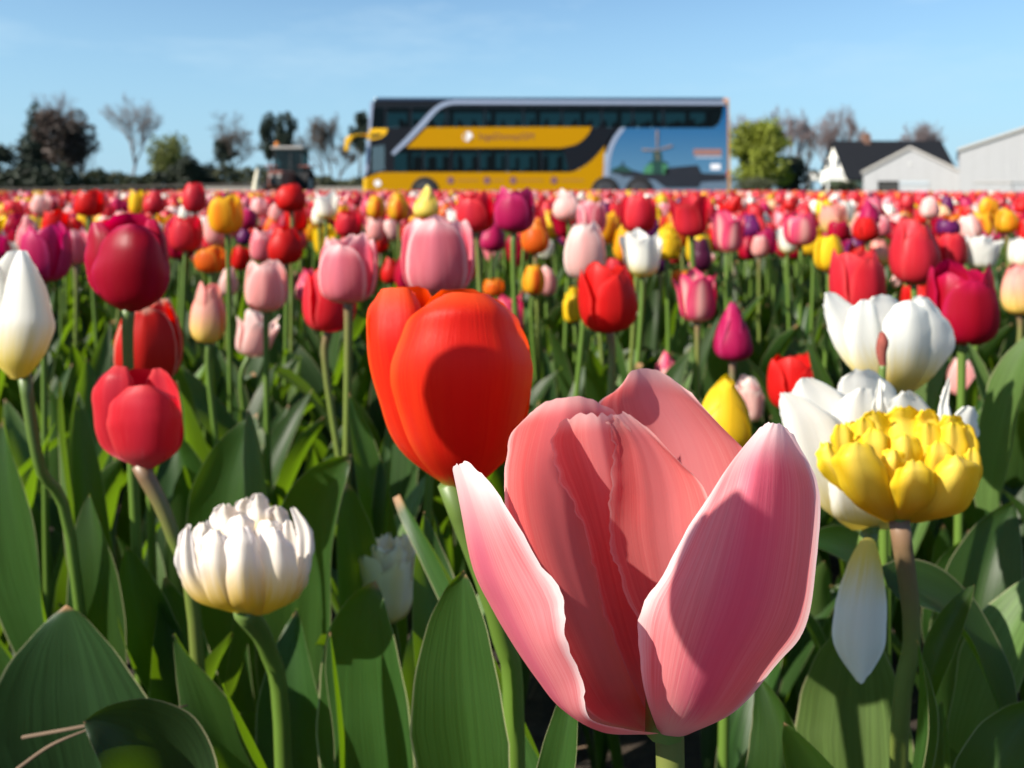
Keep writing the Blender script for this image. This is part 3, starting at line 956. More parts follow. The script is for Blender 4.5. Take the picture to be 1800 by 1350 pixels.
def hedge(label, x0, x1, top, d, mat, seed, n):
    rg = np.random.default_rng(seed)
    k = d / FPX
    xa, xb = (x0 - 900) * k, (x1 - 900) * k
    xm = (xa + xb) / 2
    g0 = float(gz(xm, d))
    h = H + (YH - top) * k - g0
    t = thing('hedge', label, 'hedge', (xm, d, g0))
    cs = []
    m = max(3, int((xb - xa) / 1.4))
    for i in range(m):
        hh = h * rg.uniform(0.72, 1.05)
        cs.append((xa - xm + (i + .5) * (xb - xa) / m, rg.uniform(-.4, .4), hh * 0.5, (xb - xa) / m * 0.8, 1.0, hh * 0.52))
    V, F = leaf_cloud(cs, n, 0.16, rg)
    add('foliage', mesh_of('foliage', V, F, None, (mat,), False), t)
    for c in cs:
        MB().tube([(c[0] + xm, d, g0 - .05), (c[0] + xm, d, g0 + c[2])], [0.05, 0.03], 5).build('stem', BARK, t)

hedge('dark hedge below the conifer at the left edge', -60, 130, 288, 66, FOL['dark'], 1, 5200)
hedge('olive hedge below the pale bare tree', 130, 275, 296, 68, FOL['olive'], 2, 3600)
hedge('dark hedge behind the willow and round shrub', 262, 372, 284, 69, FOL['dark'], 3, 3200)
hedge('olive hedge between round shrub and tractor', 350, 480, 290, 71, FOL['olive'], 4, 3600)
hedge('dull hedge between tractor and coach front', 520, 650, 306, 72, FOL['olive'], 5, 3000)
hedge('dark hedge behind the coach', 640, 1300, 300, 90, FOL['dark'], 6, 6000)
hedge('dark hedge behind the white barns', 1480, 1900, 312, 150, FOL['dark'], 7, 3600)

# low timber fence along the far left edge, and the pale concrete strip beyond the bed
fd = 46.0
k = fd / FPX
fx0, fx1 = (-60 - 900) * k, (560 - 900) * k
fen = thing('timber_fence', 'dark low timber rail fence along the far left edge of the bed', 'fence', ((fx0 + fx1) / 2, fd, float(gz((fx0 + fx1) / 2, fd))))
FW = solid('weathered_timber', (0.06, 0.05, 0.042), 0.85, scale=3, amount=0.3)
n = 16
for i in range(n):
    x = fx0 + (fx1 - fx0) * i / (n - 1)
    z = float(gz(x, fd))
    MB().box(x - .06, x + .06, fd - .06, fd + .06, z - .1, z + 1.0).build('post', FW, fen)
    if i < n - 1:
        x2 = fx0 + (fx1 - fx0) * (i + 1) / (n - 1)
        z2 = float(gz(x2, fd))
        for hh in (0.42, 0.80):
            MB().raw([(x, fd - .10, z + hh), (x2, fd - .10, z2 + hh), (x2, fd - .10, z2 + hh + .13), (x, fd - .10, z + hh + .13), (x, fd - .07, z + hh), (x2, fd - .07, z2 + hh), (x2, fd - .07, z2 + hh + .13), (x, fd - .07, z + hh + .13)],
                     [(0, 1, 2, 3), (7, 6, 5, 4), (0, 4, 5, 1), (3, 2, 6, 7), (0, 3, 7, 4), (1, 5, 6, 2)]).build('rail', FW, fen)
MB().box((365 - 900) * .031, (640 - 900) * .031, 43, 43.4, -0.3, 0.62).build('low_wall', solid('pale_concrete', (0.30, 0.27, 0.24), 0.9, amount=0.2), None, bevel=0.03)
tag(bpy.data.objects['low_wall'], 'low pale concrete wall beyond the bed, behind the tractor', 'wall')

# ------------------------------------------------------------------ farmhouse and barns
WHITEWASH = solid('white_render', (0.80, 0.77, 0.70), 0.8, amount=0.05)
BRICK = solid('brown_brick', (0.17, 0.09, 0.065), 0.9, scale=2, amount=0.3)
SLATE = solid('black_roof_tile', (0.009, 0.010, 0.013), 0.75, spec=0.2, scale=2, amount=0.25)
GLASSD = solid('dark_window_glass', (0.02, 0.025, 0.03), 0.08, 0.6, amount=0.05)
WOODW = solid('white_joinery', (0.78, 0.76, 0.72), 0.5, amount=0.04)

hx0, hx1, hy0, hy1 = 46.1, 62.0, 110.0, 120.0
hg = float(gz(hx0, 100))
eave, ridge = 1.95, 7.25
ym = (hy0 + hy1) / 2
ho = thing('farmhouse', 'white farmhouse with steep black roof behind the small barn', 'house', (hx0, hy0, hg))
MB().prismx([(hy0 + .4, hg), (hy1 - .4, hg), (hy1 - .4, eave), (ym, ridge - .45), (hy0 + .4, eave)], hx0 + .35, hx1 - .35).build('wall', WHITEWASH, ho)
rf = None
for s in (0, 1):
    ya = hy0 - .35 if s == 0 else hy1 + .35
    za = eave - .35
    o = MB().raw([(hx0, ya, za), (hx1, ya, za), (hx1, ym, ridge), (hx0, ym, ridge), (hx0, ya, za + .22), (hx1, ya, za + .22), (hx1, ym, ridge + .22), (hx0, ym, ridge + .22)],
             [(0, 1, 2, 3), (7, 6, 5, 4), (0, 4, 5, 1), (3, 2, 6, 7), (0, 3, 7, 4), (1, 5, 6, 2)]).build('roof_slope', SLATE, ho)
    rf = rf or o
MB().box(hx0 + 4.6, hx0 + 5.5, ym - .5, ym + .5, ridge - .6, ridge + 1.1).build('chimney', BRICK, rf)
MB().box(hx0 + 4.75, hx0 + 5.35, ym - .35, ym + .35, ridge + 1.12, ridge + 1.35).build('chimney_pot', BRICK, rf)
MB().box(hx0 + .30, hx0 + .34, hy0 + .4, hy1 - .4, hg, hg + 1.7).build('brick_plinth', BRICK, ho)
bl = MB().box(hx0 - 2.2, hx0 + .3, hy0 + .8, hy1 - 1.5, 1.7, 1.9).build('balcony', WOODW, ho)
MB().box(hx0 - 2.2, hx0 - 2.1, hy0 + .8, hy1 - 1.5, 1.92, 3.0).build('railing', WOODW, bl)
MB().box(hx0 - 2.08, hx0 + .28, hy0 + .8, hy0 + .9, 1.92, 3.0).build('railing', WOODW, bl)
for yy in (hy0 + 1, hy1 - 1.8):
    MB().box(hx0 - 2.15, hx0 - 1.95, yy, yy + .2, hg, 1.69).build('post', WOODW, bl)
for yy in (ym - 2.2, ym + .8):
    w_ = MB().box(hx0 + .28, hx0 + .345, yy, yy + 1.4, 3.2, 4.9).build('window', WOODW, ho)
    MB().box(hx0 + .26, hx0 + .275, yy + .12, yy + 1.28, 3.32, 4.78).build('pane', GLASSD, w_)
dm = MB().box(hx0 + 7.2, hx0 + 9.0, hy0 + 1.2, hy0 + 3.6, 3.0, 4.5).build('dormer', WOODW, ho)
MB().box(hx0 + 7.0, hx0 + 9.2, hy0 + 1.0, hy0 + 3.9, 4.52, 4.66).build('dormer_roof', SLATE, dm)
MB().box(hx0 + 7.9, hx0 + 8.8, hy0 + 1.16, hy0 + 1.19, 3.3, 4.3).build('pane', GLASSD, dm)

CLAD = solid('pale_steel_cladding', (0.31, 0.31, 0.32), 0.55, amount=0.05, scale=1.5)
TRIM = solid('barn_trim', (0.36, 0.34, 0.32), 0.55, amount=0.04)
BROOF = solid('barn_roof_sheet', (0.11, 0.12, 0.14), 0.65, amount=0.2, scale=1)
DOORW = solid('barn_door_white', (0.32, 0.33, 0.35), 0.5, amount=0.05)
DARKIN = solid('barn_interior', (0.03, 0.03, 0.03), 0.9)

def barn(name, label, cx_, d, half, ze, zp, depth, g, turn, openings=()):
    """gable-fronted barn turned on its centre; the front is clad with upright panels, cut round the openings (x0, x1, ztop) in its own axes"""
    t = thing(name, label, 'barn', (cx_, d, g))
    xl, xr, pk = -half, half, 0.0
    h, p = ze - g, zp - g
    top = lambda x: h + (p - h) * (half - abs(x)) / half
    def bld(m, nm, mat, par=None, **kw):
        m.V = [(v[0] + cx_, v[1] + d, v[2] + g) for v in m.V]
        return m.build(nm, mat, par or t, **kw)
    bld(MB().prism([(xl, 0), (xr, 0), (xr, h - .02), (pk, p - .02), (xl, h - .02)], .25, depth), 'wall', CLAD)
    edges = sorted(set([xl, xr, pk] + [e for o in openings for e in o[:2]] + list(np.arange(xl + 1.0, xr - .4, 1.0))))
    ed = [edges[0]]
    for e in edges[1:]:
        if e - ed[-1] > 0.25 or e in (xr, pk) or any(e in o[:2] for o in openings):
            ed.append(e)
    for a, b in zip(ed[:-1], ed[1:]):
        zb = 0
        for o in openings:
            if a >= o[0] - .01 and b <= o[1] + .01:
                zb = o[2]
        bld(MB().prism([(a + .004, zb), (b - .004, zb), (b - .004, top(b)), (a + .004, top(a))], 0, .24), 'cladding_panel', CLAD)
    for (xa, za, xb, zb_) in ((xl - .15, h - .08, pk, p), (pk, p, xr + .15, h - .08)):
        for y0, y1, l0, l1, nm, mt in ((-.12, depth, .02, .16, 'roof_slope', BROOF), (-.20, -.13, -.06, .17, 'verge_trim', TRIM)):
            bld(MB().raw([(xa, y0, za + l0), (xb, y0, zb_ + l0), (xb, y1, zb_ + l0), (xa, y1, za + l0), (xa, y0, za + l1), (xb, y0, zb_ + l1), (xb, y1, zb_ + l1), (xa, y1, za + l1)],
                     [(0, 1, 2, 3), (7, 6, 5, 4), (0, 4, 5, 1), (3, 2, 6, 7), (0, 3, 7, 4), (1, 5, 6, 2)]), nm, mt)
    t.rotation_euler = (0, 0, turn)
    return t, bld

g1 = float(gz(35, 70)) - 0.15
b1, bld = barn('barn', 'small pale gabled barn with open dark doorway', 35.0, 70.0, 3.8, 2.0, 4.12, 24, g1, R(-29), [(-2.6, -0.9, 1.22 - g1), (-0.9, 1.5, 1.22 - g1)])
bld(MB().box(-2.58, -.92, .20, .245, 0, 1.22 - g1), 'doorway', DARKIN)  # flat dark sheet standing for the unlit inside; the wall behind is closed
bld(MB().box(-.87, 1.47, .10, .18, 0, .92 - g1), 'sliding_door', DOORW)
bld(MB().box(-.88, 1.48, .02, .16, .93 - g1, 1.21 - g1), 'door_track', solid('door_track_grey', (0.36, 0.40, 0.44), 0.5))
bld(MB().cyl((0, 2.7 - g1), .16, -.05, -.005, 14), 'vent', solid('vent_grey', (0.4, 0.4, 0.4), 0.6))
g2 = float(gz(42, 62)) - 0.2
b2, bld = barn('barn', 'large pale gabled barn cut by the right edge of the picture', 42.0, 62.0, 6.25, 3.72, 5.9, 26, g2, R(-29), [(-2.6, 1.4, 1.0 - g2)])
for i in range(4):
    za, zb = 1.0 - g2 - .02 - i * .36, 1.0 - g2 - .02 - (i + 1) * .36 + .05
    bld(MB().box(-2.57, 1.37, .10, .16, max(zb, 0), za), 'shutter_slat', DOORW if i != 2 else DARKIN)
bld(MB().cyl((-1.6, 2.5 - g2), .14, -.05, -.005, 14), 'vent', solid('vent_grey2', (0.4, 0.4, 0.4), 0.6))
bld(MB().box(-5.2, -2.65, -.06, -.005, 1.0 - g2, 1.1 - g2), 'door_rail', TRIM)

# ------------------------------------------------------------------ the coach
BD = 30.0
kb = BD / FPX
BX = lambda px: (px - 900) * kb
BZ = lambda py: H + (YH - py) * kb
bgz = -0.02
PY = solid('coach_yellow_paint', (0.40, 0.200, 0.0015), 0.55, 0.05, amount=0.04)
PYB = solid('coach_bright_yellow', (0.74, 0.42, 0.01), 0.5, 0.2, amount=0.04)
PB = solid('coach_black', (0.004, 0.005, 0.008), 0.4, 0.25, amount=0.1)
PS = solid('coach_silver', (0.32, 0.37, 0.48), 0.3, 0.5, metal=0.3, amount=0.04)
PW = solid('coach_white', (0.75, 0.75, 0.78), 0.4, amount=0.03)
PBR = solid('coach_brown_lettering', (0.17, 0.06, 0.045), 0.5, amount=0.05)
PBR2 = solid('coach_faint_lettering', (0.36, 0.17, 0.02), 0.5, amount=0.05)
PRED = solid('tail_lamp_red', (0.35, 0.01, 0.02), 0.2, amount=0.05)
PORA = solid('coach_rear_orange', (0.42, 0.20, 0.04), 0.4, amount=0.05)
TYRE = solid('tyre_rubber', (0.012, 0.012, 0.013), 0.85, amount=0.2)
RIM = solid('wheel_rim', (0.05, 0.05, 0.055), 0.5, metal=0.2)
CGL = glass_tint('coach_glass', (0.10, 0.20, 0.21), 0.015)
SEATM = solid('coach_seat', (0.014, 0.017, 0.024), 0.9)

def print_sky():
    m, n, out = new_mat('coach_print_sky')
    tcn = N(n, 'ShaderNodeTexCoord')
    sp = N(n, 'ShaderNodeSeparateXYZ')
    n.links.new(tcn.outputs['Object'], sp.inputs[0])
    f = ramp(n, sp.outputs[2], 0.9, 3.4, False)
    c = mixc(n, f, (0.085, 0.20, 0.31), (0.004, 0.085, 0.235))
    b = N(n, 'ShaderNodeBsdfPrincipled')
    n.links.new(c, b.inputs['Base Color'])
    b.inputs['Roughness'].default_value = 0.5
    b.inputs['Specular IOR Level'].default_value = 0.1
    n.links.new(b.outputs[0], out.inputs[0])
    return m

coach = thing('double_decker_coach', 'yellow and black double deck coach with windmill picture on its rear side', 'coach', (BX(960), BD, bgz))
def panel(name, pts, lift, mat, parent=coach, thick=0.004, far=False):
    """flat piece on the coach side, outline in photograph pixels, lift metres proud of the side plane"""
    return MB().prism([(BX(x), BZ(y)) for x, y in pts], BD - lift - thick, BD - lift).build(name, mat, parent)
def curve_pts(pts, n):
    c = crom(np.array(pts, float), n)
    return [tuple(p) for p in c]

bw = 2.55
# shell: roof, floors, ends, far wall with window openings
body = MB()
body.box(BX(658), BX(1277), BD + .02, BD + bw, BZ(178), BZ(171))
body = body.build('roof', solid('coach_roof', (0.025, 0.045, 0.085), 0.3, coat=0.3), coach, bevel=0.06)
MB().box(BX(650), BX(1280), BD + .03, BD + bw - .03, BZ(264), BZ(258)).build('upper_deck', SEATM, coach)
MB().box(BX(642), BX(1281), BD + .03, BD + bw - .03, BZ(322), BZ(316)).build('lower_deck', SEATM, coach)
MB().box(BX(650), BX(1278), BD + .10, BD + bw - .1, BZ(346), BZ(322.5)).build('underbody', PB, coach)
fr = MB().prism([(BX(657), BZ(178)), (BX(660), BZ(178)), (BX(646), BZ(318)), (BX(646), BZ(345)), (BX(640), BZ(345)), (BX(639), BZ(312)), (BX(648), BZ(235))], BD + .03, BD + bw - .03).build('windscreen_front', CGL, coach)
MB().prism([(BX(639), BZ(312)), (BX(647), BZ(312)), (BX(647), BZ(345)), (BX(638), BZ(345))], BD - .02, BD + bw).build('front_bumper', PYB, coach, bevel=0.05)
MB().prism([(BX(644.5), BZ(244)), (BX(651), BZ(226)), (BX(656), BZ(226)), (BX(650), BZ(244))], BD - .02, BD + bw).build('front_band', PYB, coach)
MB().prism([(BX(651), BZ(180)), (BX(656.5), BZ(176)), (BX(647), BZ(300)), (BX(640), BZ(312))], BD - .012, BD + .03).build('front_pillar', PS, coach)
MB().prism([(BX(1276), BZ(172)), (BX(1280.5), BZ(176)), (BX(1283.5), BZ(345)), (BX(1276), BZ(345))], BD + .012, BD + bw).build('rear_wall', PORA, coach, bevel=0.04)
MB().box(BX(1272), BX(1281), BD - .03, BD + .06, BZ(180), BZ(172.5)).build('sunlit_roof_corner', solid('sunlit_corner_orange', (0.55, 0.30, 0.20), 0.4), coach)  # orange block painted as the sunlit corner of the roof, no lamp
fw = MB()
fw.box(BX(655), BX(1276), BD + bw - .03, BD + bw, BZ(187), BZ(178.5))
fw.box(BX(650), BX(1276), BD + bw - .03, BD + bw, BZ(262), BZ(226))
fw.box(BX(646), BX(1276), BD + bw - .03, BD + bw, BZ(345), BZ(300))
for px in (700, 780, 860, 945, 1030, 1100, 1168, 1230, 1268):
    fw.box(BX(px), BX(px + 9), BD + bw - .028, BD + bw - .004, BZ(300), BZ(187))
fw.build('far_side', PB, coach)
rgs = random.Random(3)
for px in range(690, 1262, 26):
    for row in (0, 1):
        y0 = BD + .25 + row * 1.25
        sm = MB()
        sm.box(BX(px + 9), BX(px + 15), y0, y0 + .9, BZ(258) + .02, BZ(209 + rgs.uniform(-2, 2)))
        sm.box(BX(px - 2), BX(px + 8.9), y0, y0 + .9, BZ(258) + .02, BZ(240))
        sm.build('upper_seat', SEATM, coach, bevel=0.04)
        if 700 < px < 1010:
            sm = MB()
            sm.box(BX(px + 9), BX(px + 15), y0, y0 + .9, BZ(316) + .02, BZ(273 + rgs.uniform(-3, 3)))
            sm.box(BX(px - 2), BX(px + 8.9), y0, y0 + .9, BZ(316) + .02, BZ(296))
            sm.build('lower_seat', SEATM, coach, bevel=0.04)
# near side: dark belts that carry the windows
panel('window_header', [(657, 178), (1275, 178), (1272, 189), (655, 189)], 0.0, PB)
panel('belt_dark', [(650, 224), (1262, 224), (1088, 224.5), (1076, 236), (1064, 256), (1040, 284), (1012, 300), (1000, 303), (990, 261), (646, 261)], 0.0, PB)
panel('door_surround', [(646, 224.2), (676, 224.2), (690, 261), (690, 303), (668, 303), (641, 314), (646, 262)], 0.002, PB, thick=0.003)
win = [(652, 676), (680, 720), (723, 783), (787, 850), (854, 918), (922, 986), (990, 1056), (1060, 1110), (1114, 1163), (1168, 1262)]
for i, (a, b) in enumerate(win):
    pts = [(a, 189.5), (b, 189.5), (b, 223.8), (a, 223.8)]
    if i == len(win) - 1:
        pts = [(a, 189.5), (1270, 189.5), (1268, 206), (1263, 217), (1255, 223.8), (a, 223.8)]
    panel('upper_window', pts, -0.006, CGL)
for px in (676, 720, 783, 850, 918, 986, 1056, 1110, 1163):
    panel('window_pillar', [(px, 189.2), (px + (4 if px != 1163 else 5), 189.2), (px + (4 if px != 1163 else 5), 223.9), (px, 223.9)], 0.0, PB)
for a, b in ((692, 742), (745, 790), (794, 840), (844, 890), (894, 950), (954, 990)):
    panel('lower_window', [(a, 262), (b + (1 if b == 990 else 0), 262), (b + (10 if b == 990 else 0), 302.5), (a, 302.5)], -0.006, CGL)
for px in (689, 742, 790, 840, 890, 950):
    panel('window_pillar', [(px, 261.2), (px + 4, 261.2), (px + 4, 302), (px, 302)], 0.0, PB)
panel('door_window', [(654, 258), (676, 255), (676, 299), (654, 303)], 0.006, glass_tint('coach_door_glass', (0.45, 0.52, 0.54), 0.22))
# paint and print
panel('upper_yellow_panel', [(714, 260), (750, 224)] + [(1040, 223)] + curve_pts([(1040, 223), (1033, 237), (1014, 253), (986, 260)], 8)[1:], 0.008, PY)
low = [(640, 345), (641, 313), (668, 303), (1000, 303)] + curve_pts([(1000, 303), (1012, 300), (1038, 284), (1064, 256)], 10)[1:] + [(1062, 280), (1060, 345)]
panel('lower_yellow_panel', low, 0.006, PY)
bluep = [(1090, 225), (1254, 225), (1263, 219), (1269, 207), (1273, 186), (1279, 186), (1282, 345), (1064, 345), (1062, 300), (1068, 265), (1078, 240)]
prn = panel('windmill_picture', bluep, 0.008, print_sky())
panel('rear_silver_swoosh', curve_pts([(1090, 225), (1074, 248), (1064, 275), (1060, 312)], 10) + curve_pts([(1070, 312), (1073, 278), (1082, 250), (1099, 225)], 10), 0.014, PS)
panel('silver_swoosh', curve_pts([(692, 273), (720, 248), (748, 219), (770, 194), (792, 184), (820, 183)], 14) + [(1275, 184), (1275, 177.5), (800, 176)] + curve_pts([(800, 176), (778, 180), (758, 194), (738, 216), (712, 244), (688, 268)], 14)[1:], 0.014, PS)
panel('front_yellow_flash', [(651, 226), (682, 226), (678, 236), (668, 243), (650, 246)], 0.010, PYB)
panel('front_black_flash', [(652, 236), (672, 234), (668, 240), (651, 242)], 0.016, PB)
G1 = solid('print_green', (0.05, 0.19, 0.09), 0.5, amount=0.3, scale=4)
G2 = solid('print_dark_green', (0.012, 0.05, 0.04), 0.5, amount=0.3, scale=4)
DK = solid('print_dark', (0.012, 0.015, 0.022), 0.5, amount=0.3, scale=3)
SG = solid('print_water', (0.10, 0.15, 0.21), 0.4, amount=0.3, scale=2)
TN = solid('print_tan', (0.28, 0.21, 0.17), 0.5)
panel('printed_land', [(1066, 304), (1282, 304), (1282, 345), (1066, 345)], 0.013, SG, prn)
panel('printed_bank', [(1074, 303), (1090, 297), (1110, 299), (1130, 304), (1172, 304), (1230, 304), (1276, 306), (1276, 318), (1232, 320), (1228, 330), (1170, 330), (1150, 316), (1100, 310)], 0.018, DK, prn)
panel('printed_barn', [(1168, 297), (1180, 294), (1226, 290), (1233, 304), (1230, 326), (1170, 328)], 0.023, DK, prn)
panel('printed_mill_base', [(1130, 305), (1133, 294), (1142, 287), (1168, 286), (1175, 295), (1174, 306)], 0.023, G1, prn)
panel('printed_mill_tower', [(1147, 306), (1148, 268), (1151, 263), (1158, 263), (1162, 270), (1164, 306)], 0.028, G2, prn)
panel('printed_mill_gallery', [(1138, 287), (1142, 284), (1170, 284), (1176, 289)], 0.033, G2, prn)
for a, b in (((1154.5, 264), (1154.5, 229)), ((1154.5, 264), (1181, 256)), ((1154.5, 264), (1128, 263)), ((1154.5, 264), (1156, 282))):
    a, b = np.array(a), np.array(b)
    nn = np.array((-(b - a)[1], (b - a)[0]))
    nn = nn / np.linalg.norm(nn) * (1.6 if b[1] < 282 else 1.0)
    panel('printed_sail', [tuple(a - nn * .5), tuple(b - nn), tuple(b + nn), tuple(a + nn * .5)], 0.038, TN, prn)
panel('printed_mast', [(1093, 310), (1093.5, 284), (1096, 284), (1098, 312)], 0.023, DK, prn)
panel('printed_trees', [(1072, 302), (1076, 297), (1084, 294), (1092, 290), (1100, 293), (1108, 297), (1112, 303)], 0.028, G2, prn)
panel('caption_block', [(1219, 262), (1268, 262), (1268, 273), (1219, 273)], 0.013, solid('caption_rust', (0.27, 0.14, 0.12), 0.5, amount=0.25, scale=14), prn)
panel('caption_underline', [(1222, 275), (1268, 275), (1268, 278), (1222, 278)], 0.013, solid('caption_pale', (0.35, 0.42, 0.5), 0.5, amount=0.25, scale=14), prn)
panel('rear_badge', [(1249, 288), (1266, 288), (1266, 298), (1249, 298)], 0.013, PW, prn)
panel('tail_lamp', [(1277, 300), (1282, 300), (1282.3, 310), (1277, 310)], 0.014, PRED)
panel('rear_edge_strip', [(1278.5, 180), (1281, 180), (1284, 345), (1279.5, 345)], 0.018, PORA)
# emblem, name and the row of feature badges
m = MB()
m.cyl((BX(822), BZ(240)), 8.6 * kb, BD - .022, BD - .013, 28)
em = m.build('emblem', PW, coach)
m = MB()
m.prism([(BX(815), BZ(234)), (BX(818), BZ(230)), (BX(820), BZ(238)), (BX(818), BZ(247)), (BX(815), BZ(244))], BD - .030, BD - .023)
m.prism([(BX(823), BZ(247)), (BX(829), BZ(241)), (BX(829), BZ(245)), (BX(825), BZ(249))], BD - .030, BD - .023)
m.build('emblem_mark', PY, em)
fc = bpy.data.curves.new('lettering', 'FONT')
fc.body = 'IngeDonopGM'
fc.size = 16.0 * kb
fc.space_character = 1.02
fc.extrude = 0.002
fc.materials.append(PBR)
fo = bpy.data.objects.new('lettering_curve', fc)
COL.objects.link(fo)
fme = bpy.data.meshes.new_from_object(fo.evaluated_get(bpy.context.evaluated_depsgraph_get()))
bpy.data.objects.remove(fo)
fo = add('lettering', fme)
fo.parent = coach
fo.rotation_euler = (R(90), 0, 0)
fo.location = (BX(841) - coach.location.x, -0.018, BZ(245) - coach.location.z)
for px, a, b in ((792, 804, 841), (856, 866, 885), (902, 912, 955), (974, 986, 1026)):
    m = MB()
    m.cyl((BX(px), BZ(317)), 6.6 * kb, BD - .018, BD - .011, 22)
    bd = m.build('feature_badge', PBR, coach)
    m = MB()
    m.cyl((BX(px), BZ(317)), 2.6 * kb, BD - .024, BD - .019, 14)
    m.build('badge_symbol', solid('badge_mauve', (0.22, 0.15, 0.22), 0.5), bd)
    x = a
    while x < b:
        wdt = rgs.uniform(2.0, 3.4)
        panel('badge_lettering', [(x, 315), (min(x + wdt, b), 315), (min(x + wdt, b), 319), (x, 319)], 0.012, PBR2, bd)
        x += wdt + 1.0
m = MB()
m.cyl((BX(664), BZ(322)), 6 * kb, BD - .022, BD - .011, 20)
m.build('front_badge', PW, coach)
# mirror on its arm
m = MB()
m.tube([(BX(646), BD + .3, BZ(236)), (BX(630), BD - .1, BZ(238)), (BX(617), BD - .25, BZ(241))], [0.045, 0.045], 8, 6)
m.prism([(BX(610), BZ(247)), (BX(615), BZ(240)), (BX(623), BZ(239)), (BX(622), BZ(246)), (BX(617), BZ(252)), (BX(615), BZ(266)), (BX(609), BZ(266))], BD - .38, BD - .12)
m.build('mirror', PYB, coach, bevel=0.03)
# wheels in dark arches
for px in (747, 1064, 1124):
    panel('wheel_arch', [(px + 25 * math.cos(a), 336 - 25 * math.sin(a)) for a in np.linspace(-.25, math.pi + .25, 22)], 0.028 if px > 1100 else 0.022, PB)
    wz = bgz + 0.50
    wh = MB().cyl((BX(px), wz), 0.50, BD - .06, BD + .24, 32).build('wheel', TYRE, coach, bevel=0.04)
    MB().cyl((BX(px), wz), 0.29, BD - .085, BD - .062, 24, 0.31).build('rim', RIM, wh)
    MB().cyl((BX(px), wz), 0.50, BD + bw - .3, BD + bw, 32).build('far_wheel', TYRE, coach)

# ------------------------------------------------------------------ tractor parked beyond the bed
TD = 40.0
kt = TD / FPX
TX = lambda px: (px - 900) * kt
TZ = lambda py: H + (YH - py) * kt
tg = float(gz(TX(505), TD))
TP = solid('tractor_rust_red', (0.20, 0.055, 0.035), 0.6, amount=0.3)
TC = solid('tractor_dark', (0.02, 0.022, 0.024), 0.6)
TW = solid('tractor_cab_white', (0.34, 0.32, 0.30), 0.6, amount=0.1)
TG = glass_tint('tractor_glass', (0.22, 0.30, 0.30), 0.04)
tr = thing('tractor', 'old tractor with glazed cab and orange beacon left of the coach', 'tractor', (TX(505), TD, tg))
cx = TX(507)
for s, nm in ((-1, 'rear_wheel'), (1, 'rear_wheel')):
    wh = MB()
    V, F = [], []
    for i in range(24):
        a = i / 24 * 2 * math.pi
        for x_, r_ in ((0.0, .68), (.05, .80), (.40, .80), (.45, .68)):
            V.append((cx + s * (.62 + x_), TD + .5 + r_ * math.cos(a), tg + .80 + r_ * math.sin(a)))
    for i in range(24):
        j = (i + 1) % 24
        for q in range(4):
            F.append((i * 4 + q, i * 4 + (q + 1) % 4, j * 4 + (q + 1) % 4, j * 4 + q))
    wh.raw(V, F)
    wo = wh.build(nm, TYRE, tr)
    h = MB()
    h.box(cx + s * .66, cx + s * 1.02, TD + .2, TD + .8, tg + .5, tg + 1.1)
    h.build('hub', TW, wo, bevel=0.1)
    MB().box(cx + s * .55, cx + s * 1.12, TD - .1, TD + 1.2, tg + 1.64, tg + 1.74).build('fender', TP, tr, bevel=0.03)
    f = MB()
    V, F = [], []
    for i in range(18):
        a = i / 18 * 2 * math.pi
        for x_ in (0, .22):
            V.append((cx + s * (.55 + x_), TD - 1.6 + .42 * math.cos(a), tg + .42 + .42 * math.sin(a)))
    for i in range(18):
        j = (i + 1) % 18
        F.append((i * 2, i * 2 + 1, j * 2 + 1, j * 2))
    F += [tuple(range(0, 36, 2)), tuple(range(35, 0, -2))]
    f.raw(V, F)
    f.build('front_wheel', TYRE, tr)
MB().box(cx - .36, cx + .36, TD - 2.2, TD - .1, tg + .62, tg + 1.42).build('bonnet', TP, tr, bevel=0.08)
gr = MB().box(cx - .28, cx + .28, TD - 2.24, TD - 2.205, tg + .75, tg + 1.3).build('grille', TC, tr)
for s in (-1, 1):
    MB().cyl((cx + s * .2, tg + 1.18), .09, TD - 2.29, TD - 2.245, 14).build('headlamp', TW, gr)
cabz = tg + 1.42
for xx in (-.72, .66):
    for yy in (-.1, 1.1):
        MB().box(cx + xx, cx + xx + .06, TD + yy, TD + yy + .06, cabz - .2, cabz + 1.12).build('cab_post', TC, tr)
MB().box(cx - .8, cx + .8, TD - .25, TD + 1.3, cabz + 1.13, cabz + 1.27).build('cab_roof', TW, tr, bevel=0.05)
MB().box(cx - .66, cx + .66, TD - .085, TD - .075, cabz, cabz + 1.12).build('windscreen', TG, tr)
MB().box(cx - .66, cx + .66, TD + 1.12, TD + 1.13, cabz, cabz + 1.12).build('rear_window', TG, tr)
MB().box(cx - .66, cx + .66, TD - .05, TD + 1.08, tg + .6, cabz - .02).build('cab_floor', TC, tr)
MB().box(cx - .3, cx + .3, TD + .5, TD + 1.0, cabz, cabz + .55).build('driver_seat', TC, tr, bevel=0.05)
MB().tube([(cx - .55, TD - .1, cabz + 1.27), (cx - .55, TD - .1, cabz + 1.45), (cx - .55, TD - .1, cabz + 1.5)], [.11, .10, .05], 10).build('beacon', solid('beacon_orange', (0.65, 0.20, 0.02), 0.3), tr)
MB().tube([(cx + .45, TD - 1.2, tg + 1.4), (cx + .45, TD - 1.2, tg + 2.3)], [.045, .045], 8).build('exhaust', TC, tr)
MB().raw(*tube([(cx - .85, TD - 2.6, tg), (cx - .8, TD - 2.6, tg + .8), (cx - .72, TD - 2.6, tg + 1.5)], [.16, .13, .06], 8)[:2]).build('sunlit_strip', solid('sunlit_strip_pale', (0.72, 0.66, 0.50), 0.9, amount=0.1), tr, smooth=True)  # pale tube standing for a sunlit strip by the tractor

